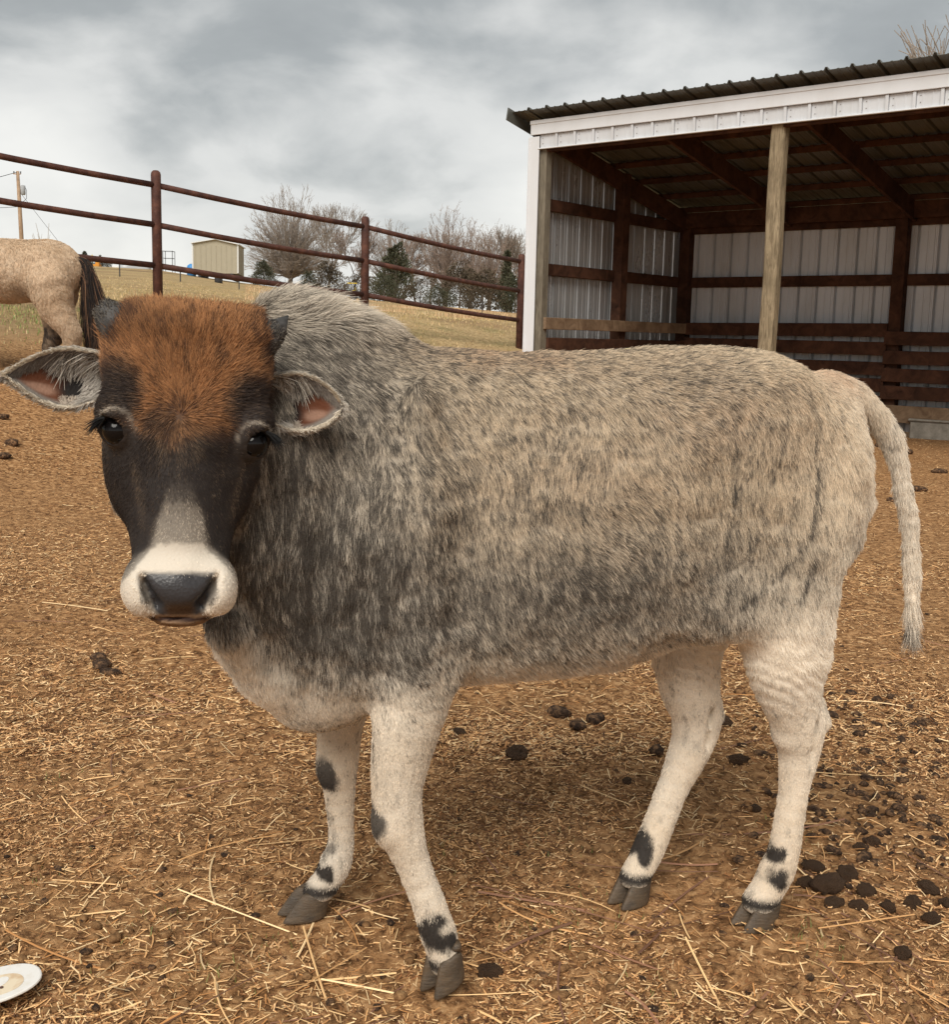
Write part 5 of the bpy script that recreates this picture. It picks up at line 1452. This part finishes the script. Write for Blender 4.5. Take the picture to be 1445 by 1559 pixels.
bush_m = Mat('brush', .9, .1); bush_m.color(bush_m.mix(bush_m.noise(1.2, 4), (.070, .060, .042), (.15, .115, .08)))
def cedar(name, h, w, seed, label, pos, mat=None, cone=.75, n=5200, cat='tree', group=None):
    r = np.random.default_rng(seed); root_ = empty(name, pos); tag(root_, label, cat, group)
    m = MB(); m.tube([(0, 0, -.3), (0, 0, h * .4), (0, 0, h * .85)], [.03 * h, .02 * h, .006 * h], 7); m.build('trunk', bark.m, root_)
    z = r.random(n) ** .9; prof = (1 - z) ** cone * ((.35 if cat == 'tree' else .8) + (.65 if cat == 'tree' else .2) * sstep(0, .18, z)); a = r.random(n) * 6.283
    lob = 1 + .5 * value_noise(np.stack([np.cos(a) * 2, np.sin(a) * 2, z * 6], -1), 1.3, seed)
    z = z * (1 + .28 * value_noise(np.stack([np.cos(a) * prof * 3, np.sin(a) * prof * 3, 0 * a], -1), 1.2, seed + 4))
    rr2 = w / 2 * prof * lob * r.random(n) ** .45
    P_ = np.stack([np.cos(a) * rr2, np.sin(a) * rr2, .04 * h + z * h * .96], -1)
    P_ += .03 * h * value_noise(P_, 3, seed + 1)[:, None] * unit(P_)
    sz = h * .030 * r.uniform(.6, 1.5, n)[:, None]
    out = unit(np.stack([np.cos(a), np.sin(a), .5 + 0 * a], -1) + .5 * r.normal(size=(n, 3))); b = unit(np.cross(out, r.normal(size=(n, 3))))
    V_ = np.stack([P_ - b * sz * .45, P_ + b * sz * .45, P_ + out * sz * 1.7 + np.array([0, 0, .2]) * sz], 1).reshape(-1, 3)
    f = fast_mesh('foliage', V_, np.arange(n * 3).reshape(-1, 3), (mat or ev_m).m, root_); f['kind'] = 'stuff'
    return root_
BT = [('broad_bare_tree', 442, 100, 8.3, 1.25, 21, twig_m, 'big round leafless tree with a fan of fine grey branches right of the beige building', .07, 5, 0, (4, 5)),
      ('bare_tree', 500, 112, 8.4, .70, 22, twig_m, 'leafless grey tree just right of the big round tree', .14, 5, 0, (3, 4)),
      ('bare_tree', 535, 104, 6.6, .75, 23, twig_r, 'leafless brown tree behind the middle fence post', .12, 5, 300, (3, 4)),
      ('bare_tree', 596, 108, 7.6, .85, 24, twig_m, 'pale leafless tree above the dark evergreen right of the middle post', .12, 5, 0, (3, 4)),
      ('bare_tree', 635, 100, 6.2, .8, 25, twig_r, 'brownish leafless tree just right of the dark evergreen', .12, 5, 500, (3, 4)),
      ('oak_tree', 678, 100, 8.3, .85, 26, twig_r, 'tall leafless oak with reddish twigs halfway along the right fence bay', .16, 5, 700, (3, 4)),
      ('oak_tree', 716, 104, 7.6, .85, 27, twig_r, 'oak holding brown dead leaves left of the slender evergreen', .14, 5, 2200, (3, 4)),
      ('bare_tree', 745, 98, 7.2, .8, 28, twig_r, 'bushy reddish leafless tree near the right end of the fence', .10, 5, 800, (3, 4)),
      ('bare_tree', 777, 102, 7.4, .8, 29, twig_m, 'leafless tree standing behind the last fence post by the shed corner', .14, 5, 200, (3, 4)),
      ('bare_tree', 655, 118, 7.6, .8, 30, twig_m, 'faint leafless tree far behind the oak trees', .14, 5, 0, (3, 4)),
      ('bare_tree', 802, 106, 7.8, .85, 33, twig_r, 'leafless tree partly hidden by the white corner of the shed', .14, 5, 300, (3, 4))]
def dome_tree(name, h, w, seed, mat, label, pos, limbs=230, leaves=0, low=.04):
    r = np.random.default_rng(seed); root_ = empty(name, pos); tag(root_, label, 'tree')
    m = MB(); m.tube([(0, 0, -.4), (0, 0, h * .08), (.02 * h, 0, h * .22), (.0, .02 * h, h * .42)], [h * .030, h * .025, h * .017, h * .008], 8); m.build('trunk', bark.m, root_, smooth=True)
    S_ = []
    for i in range(limbs):
        az_ = r.uniform(0, 6.283); el_ = math.asin(min(1, r.uniform(.02, 1) ** .85)); rad_ = r.uniform(.80, 1.04) * (1 + .08 * math.sin(3 * az_ + seed))
        e_ = np.array([math.cos(az_) * math.cos(el_) * w / 2, math.sin(az_) * math.cos(el_) * w / 2, h * low + (h * (1 - low)) * (.10 + .90 * math.sin(el_))]) * rad_
        s0_ = np.array([0, 0, h * (.08 + .30 * r.random() * math.sin(el_) + .02)])
        mid_ = s0_ + (e_ - s0_) * .45 + np.array([0, 0, h * .06 * math.cos(el_)]) + r.normal(0, h * .015, 3)
        n_ = 8; P_ = [(1 - t) ** 2 * s0_ + 2 * t * (1 - t) * mid_ + t * t * e_ + r.normal(0, h * .006, 3) * (t > 0) for t in np.linspace(0, 1, n_ + 1)]
        th0 = h * .0062 * r.uniform(.6, 1.3)
        for k in range(n_):
            S_.append((*P_[k], *P_[k + 1], max(th0 * (1 - k / n_), .011), max(th0 * (1 - (k + 1) / n_), .010)))
            if k >= 2:
                for q in range(3):
                    d_ = unit(P_[k + 1] - P_[k]) + r.normal(0, .45, 3) + np.array([0, 0, .15]); d_ = unit(d_); L_ = h * r.uniform(.05, .12) * (1.15 - .5 * k / n_)
                    a_ = P_[k] + (P_[k + 1] - P_[k]) * r.random(); b_ = a_ + d_ * L_; S_.append((*a_, *b_, .011, .009))
                    if r.random() < .7:
                        c_ = a_ + d_ * L_ * .5; S_.append((*c_, *(c_ + unit(d_ + r.normal(0, .5, 3)) * L_ * .6), .010, .008))
    cr = prisms(S_, mat.m, 'crown', root_); cr['kind'] = 'stuff'
    if leaves:
        T_ = np.array(S_)[r.integers(0, len(S_), leaves), 3:6] + r.normal(0, .08, (leaves, 3)); a = unit(r.normal(size=(leaves, 3))) * .05; b = unit(r.normal(size=(leaves, 3))) * .04
        lf = fast_mesh('dead_leaves', np.stack([T_, T_ + a, T_ + a + b, T_ + b], 1).reshape(-1, 3), np.arange(leaves * 4).reshape(-1, 4), leaf_br.m, root_); lf['kind'] = 'stuff'
for nme, px, Y, h, sp, sd_, mt, lb, th, lv, lf, fk in BT:
    if nme == 'broad_bare_tree': dome_tree(nme, 8.1, 8.6, sd_, mt, lb, foot(px, Y), 330); continue
    if nme == 'oak_tree' or px in (596, 745): dome_tree(nme, h, h * .72, sd_, mt, lb, foot(px, Y), 105, lf, .12); continue
    bare_tree(nme, h, sp, sd_, mt, lb, None, foot(px, Y), lv, th, .020, lf, .012, fk)
pt = np.array([12.0, 30.0]); bare_tree('bare_tree', 9.9, .7, 31, twig_m, 'pale leafless treetop showing above the shed roof at upper right', None, (pt[0], pt[1], gz(*pt)), 5, .3, .015, 0, .012)
cedar('evergreen_tree', 4.3, 4.2, 41, 'wide dark evergreen tree right of the middle fence post', foot(602, 96), n=3600, cone=.55)
cedar('evergreen_tree', 4.4, 1.9, 42, 'slender pointed evergreen tree near the right end of the fence', foot(772, 92), n=2200, cone=.85)
cedar('cedar_bush', 1.6, 2.2, 43, 'dark rounded cedar at the foot of the big round tree', foot(402, 84), cone=.45, cat='bush')
cedar('cedar_bush', 1.3, 1.9, 52, 'low dark cedar against the right side of the big tree\'s trunk', foot(470, 86), cone=.45, cat='bush')
cedar('cedar_bush', 2.0, 2.9, 44, 'dark spreading cedar left of the middle fence post', foot(500, 82), bush_m, cone=.4, cat='bush')
cedar('cedar_bush', 1.4, 1.6, 45, 'left one of the two small cedars beside the orange machine', foot(131, 84), cone=.6, cat='bush')
cedar('cedar_bush', 1.25, 1.7, 46, 'right one of the two small cedars beside the orange machine', foot(157, 85), cone=.5, cat='bush')
for i, (px, Y, h, w, mt, lb) in enumerate([(548, 76, 1.5, 3.2, bush_m, 'tangled brown thicket at the foot of the middle fence post'), (585, 74, 1.5, 2.6, ev_m, 'low green-black thicket under the wide evergreen'), (640, 74, 1.6, 4.0, bush_m, 'brown undergrowth between the evergreen and the oak'),
                                     (668, 72, 1.2, 2.4, ev_m, 'dark green bush at the foot of the tall oak'), (700, 74, 2.4, 3.6, bush_m, 'brown thicket under the oak with dead leaves'), (735, 70, 2.3, 3.2, bush_m, 'brown thicket left of the slender evergreen'), (785, 70, 2.0, 2.6, ev_m, 'dark bush behind the last fence post')]):
    cedar('thicket', h, w, 60 + i, lb, foot(px, Y), mt, cone=.35, n=3800, cat='bush')
# grey snags behind the horse
b_ = empty('dead_snag', foot(70, 60)); tag(b_, 'bleached dead branches sticking up behind the horse', 'snag')
sg = []
rs = random.Random(5)
for k in range(6):
    a = Vector((rs.uniform(-.15, .15), 0, -.2)); b = a + Vector((rs.uniform(-.55, .45), rs.uniform(-.2, .2), rs.uniform(1.6, 2.4)))
    sg.append((*a, *b, .03, .012)); mid = a.lerp(b, .6); sg.append((*mid, *(mid + Vector((rs.uniform(-.3, .3), 0, .4))), .014, .008))
prisms(sg, Mat('bleached_wood').color((.42, .38, .33)).m, 'branch', b_)

# ------------------------------------------------------------------ the dun horse
hp = at(132, 560, 8.6); HZ = gz(hp[0] - .35, hp[1])
horse = empty('horse', (hp[0], hp[1], HZ), rad(6)); horse.scale = (.92, .92, .90); tag(horse, 'pale buckskin horse with dark tail and socks grazing at the left edge, hindquarters in view', 'horse')
def horse_sdf(P):
    d = ellip(P, (-.60, 0, .95), (.50, .245, .255)); d = smin(d, ellip(P, (-.27, 0, .97), (.26, .235, .235)), .08); d = smin(d, ellip(P, (-1.0, 0, .95), (.24, .20, .27)), .08)
    d = smin(d, ellip(P, (-1.0, 0, 1.10), (.16, .06, .12)), .06)
    d = smin(d, rcone(P, (-1.08, 0, 1.03), (-1.42, 0, .78), .165, .10), .07); d = smin(d, rcone(P, (-1.42, 0, .78), (-1.50, 0, .66), .105, .10), .04)
    d = smin(d, rcone(P, (-1.48, 0, .68), (-1.62, 0, .36), .095, .055), .03); d = smin(d, ellip(P, (-1.64, 0, .30), (.055, .045, .06)), .02)
    for s_ in (-1, 1):
        d = smin(d, rcone(P, (-1.40, s_ * .05, .86), (-1.37, s_ * .065, .96), .022, .008), .012)
        hx_ = .05 if s_ > 0 else 0
        for pts in ([(-.24, .13, .86, .17), (-.19, .13, .66, .125), (-.11, .13, .52, .080), (-.075, .13, .44, .066), (-.085, .13, .34, .046), (-.095, .13, .2, .039), (-.095, .13, .12, .044), (-.12, .13, .05, .050)],
                    [(-1.0, .12, .84, .12), (-1.02, .12, .66, .075), (-1.02, .12, .50, .052), (-1.02, .12, .42, .053), (-1.02, .12, .30, .036), (-1.02, .12, .14, .039), (-1.05, .12, .05, .045)]):
            sh_ = (-.24 if s_ > 0 and pts[0][0] > -.5 else 0)
            pts = [(x + (sh_ * float(sstep(.85, .3, z))), s_ * y, z, r_) for x, y, z, r_ in pts]
            d = smin(d, chain(P, smooth_pts(pts, 2), None, .03), .05)
    return smax(d, .025 - P[:, 2], .01)
Vh, Qh = polygonize(horse_sdf, (-1.78, -.36, 0), (.12, .36, 1.34), .015); Vh = laplacian_smooth(Vh, Qh, 2)
Nh = vert_normals(Vh, Qh); Vh = Vh + Nh * (.006 * fbm(Vh, 14, 3, 8))[:, None]
def horse_col(P):
    n = fbm(P, 6, 3, 12); n2 = fbm(P, 30, 2, 14)
    c = lerp(C3(.70, .53, .37), C3(.56, .40, .26), np.clip(.5 + n, 0, 1)[:, None]); c = lerp(c, C3(.84, .70, .54)[None], (.5 * np.clip(n2, 0, 1))[:, None])
    c = lerp(c, C3(.42, .30, .20)[None], (sstep(.60, .45, P[:, 2]) * .6)[:, None])
    sock = sstep(.60, .50, P[:, 2]) * sstep(.06, .14, P[:, 2]) * (.85 + .6 * n2) * (P[:, 1] > 0); sock = np.where(np.abs(P[:, 1]) > .0, sock, 0)
    c = lerp(c, C3(.075, .058, .048)[None], np.clip(sock, 0, 1)[:, None])
    c = lerp(c, C3(.20, .13, .08)[None], (np.exp(-((P[:, 0] + .45) / .10) ** 2 - ((P[:, 2] - .80) / .05) ** 2) * .5)[:, None])
    return c
horse_m = Mat('horse_coat', .8, .2); horse_m.color(horse_m.mix(horse_m.math('MULTIPLY', horse_m.noise(40, 5, .7), .5), horse_m.attr('coat'), (.42, .30, .20)))
horse_m.bump(horse_m.noise(45, 5, .7), .8, .012)
hb = fast_mesh('body', Vh, Qh, horse_m.m, horse, smooth=True); vcol(hb.data, 'coat', horse_col(Vh))
P_, N_ = sample_surface(Vh, Qh, Nh, np.full(len(Vh), 26000.0), 9); rH = np.random.default_rng(4)
Fh = unit(np.stack([.5 + .5 * fbm(P_, 8, 2, 3), .4 * fbm(P_, 9, 2, 4), -.9 + 0 * P_[:, 0]], 1))
sub_ = rH.choice(len(P_), 6000, replace=False); ci_ = sub_[nearest(P_[sub_], P_)]
tc_ = horse_col(P_) * (.7 + .6 * rH.random((len(P_), 1)) * .6 + .4 * rH.random(len(P_))[ci_][:, None] * .6)
a_, b2_, c_ = grow(P_, N_, Fh, np.full(len(P_), .024), np.full(len(P_), .35), P_[ci_], np.full(len(P_), .5), tc_, tc_ * .7, np.full(len(P_), .0012), droop=.1)
make_hair('fur', a_, b2_, c_, horse, hair_m.m)
nT = 2600; th_ = rH.random(nT) * 6.283; base = np.stack([-.055 + .030 * np.cos(th_), .030 * np.sin(th_), 1.08 - .12 * rH.random(nT)], 1)
dx_ = rH.normal(0, .035, nT); dy_ = rH.normal(0, .03, nT); Ln = rH.uniform(.45, .80, nT); t5 = np.linspace(0, 1, 7)
S_ = np.zeros((nT, 7, 3))
for k, t in enumerate(t5):
    S_[:, k, 0] = base[:, 0] + .13 * math.sin(t * 1.6) + dx_ * t + .012 * np.sin(t * 9 + th_); S_[:, k, 1] = base[:, 1] + dy_ * t; S_[:, k, 2] = base[:, 2] + .04 * math.sin(t * 3.14) - Ln * t * (.35 + .65 * t)
tcol = np.where((rH.random(nT) < .15)[:, None], C3(.22, .12, .07)[None], C3(.028, .022, .020)[None]); tcol = tcol[:, None].repeat(7, 1)
make_hair('tail', S_, tcol, np.tile(np.array([.0016, .0018, .0018, .0017, .0015, .0012, .0006]), (nT, 1)), horse, hair_m.m)
nM = 1500; u_ = rH.random(nM); base = np.stack([-1.0 - .42 * u_, rH.normal(0, .012, nM), 1.20 - .34 * u_ ** 1.3], 1); S_ = np.zeros((nM, 5, 3)); sg_ = np.where(rH.random(nM) < .7, -1, 1)
for k, t in enumerate(np.linspace(0, 1, 5)):
    S_[:, k, 0] = base[:, 0] - .03 * t; S_[:, k, 1] = base[:, 1] + sg_ * .11 * min(1, t * 2) + .02 * rH.normal(size=nM) * t; S_[:, k, 2] = base[:, 2] + .02 - .18 * t * t
make_hair('mane', S_, np.full(S_.shape, .03), np.tile(np.array([.0015, .0015, .0013, .001, .0004]), (nM, 1)), horse, hair_m.m)
for px_, py_ in ((-.13, -.13), (-.37, .13), (-1.06, -.12), (-1.06, .12)):
    m = MB(); m.tube([(px_, py_, -.01), (px_ + .01, py_, .03), (px_ + .02, py_, .06)], [.062, .057, .05], 16); m.build('hoof', hoof_m.m, horse, smooth=True)
for s_ in (-1, 1):
    bm = bmesh.new(); bmesh.ops.create_uvsphere(bm, u_segments=14, v_segments=8, radius=.02); me = bpy.data.meshes.new('eye'); bm.to_mesh(me); bm.free(); me.materials.append(eye_m.m)
    o = bpy.data.objects.new('eye', me); COL.objects.link(o); o.parent = horse; o.location = (-1.52, s_ * .078, .62)

# straw stalk lying on the zebu's back
m = MB(); s0, s1 = .045, .115
m.tube([(s0 + .02, -.01, .976), ((s0 + s1) / 2 + .01, -.012, .981), (s1 - .01, -.012, .985), (s1, -.01, .986)], [.001, .0012, .001, .0007], 6)
o = m.build('straw_stalk', Mat('stalk').color((.60, .52, .28)).m); o.matrix_world = Matrix.Translation(COW_O) @ Matrix.Rotation(A_C, 4, 'Z'); tag(o, 'single pale straw stalk lying across the middle of the cow\'s back', 'straw')
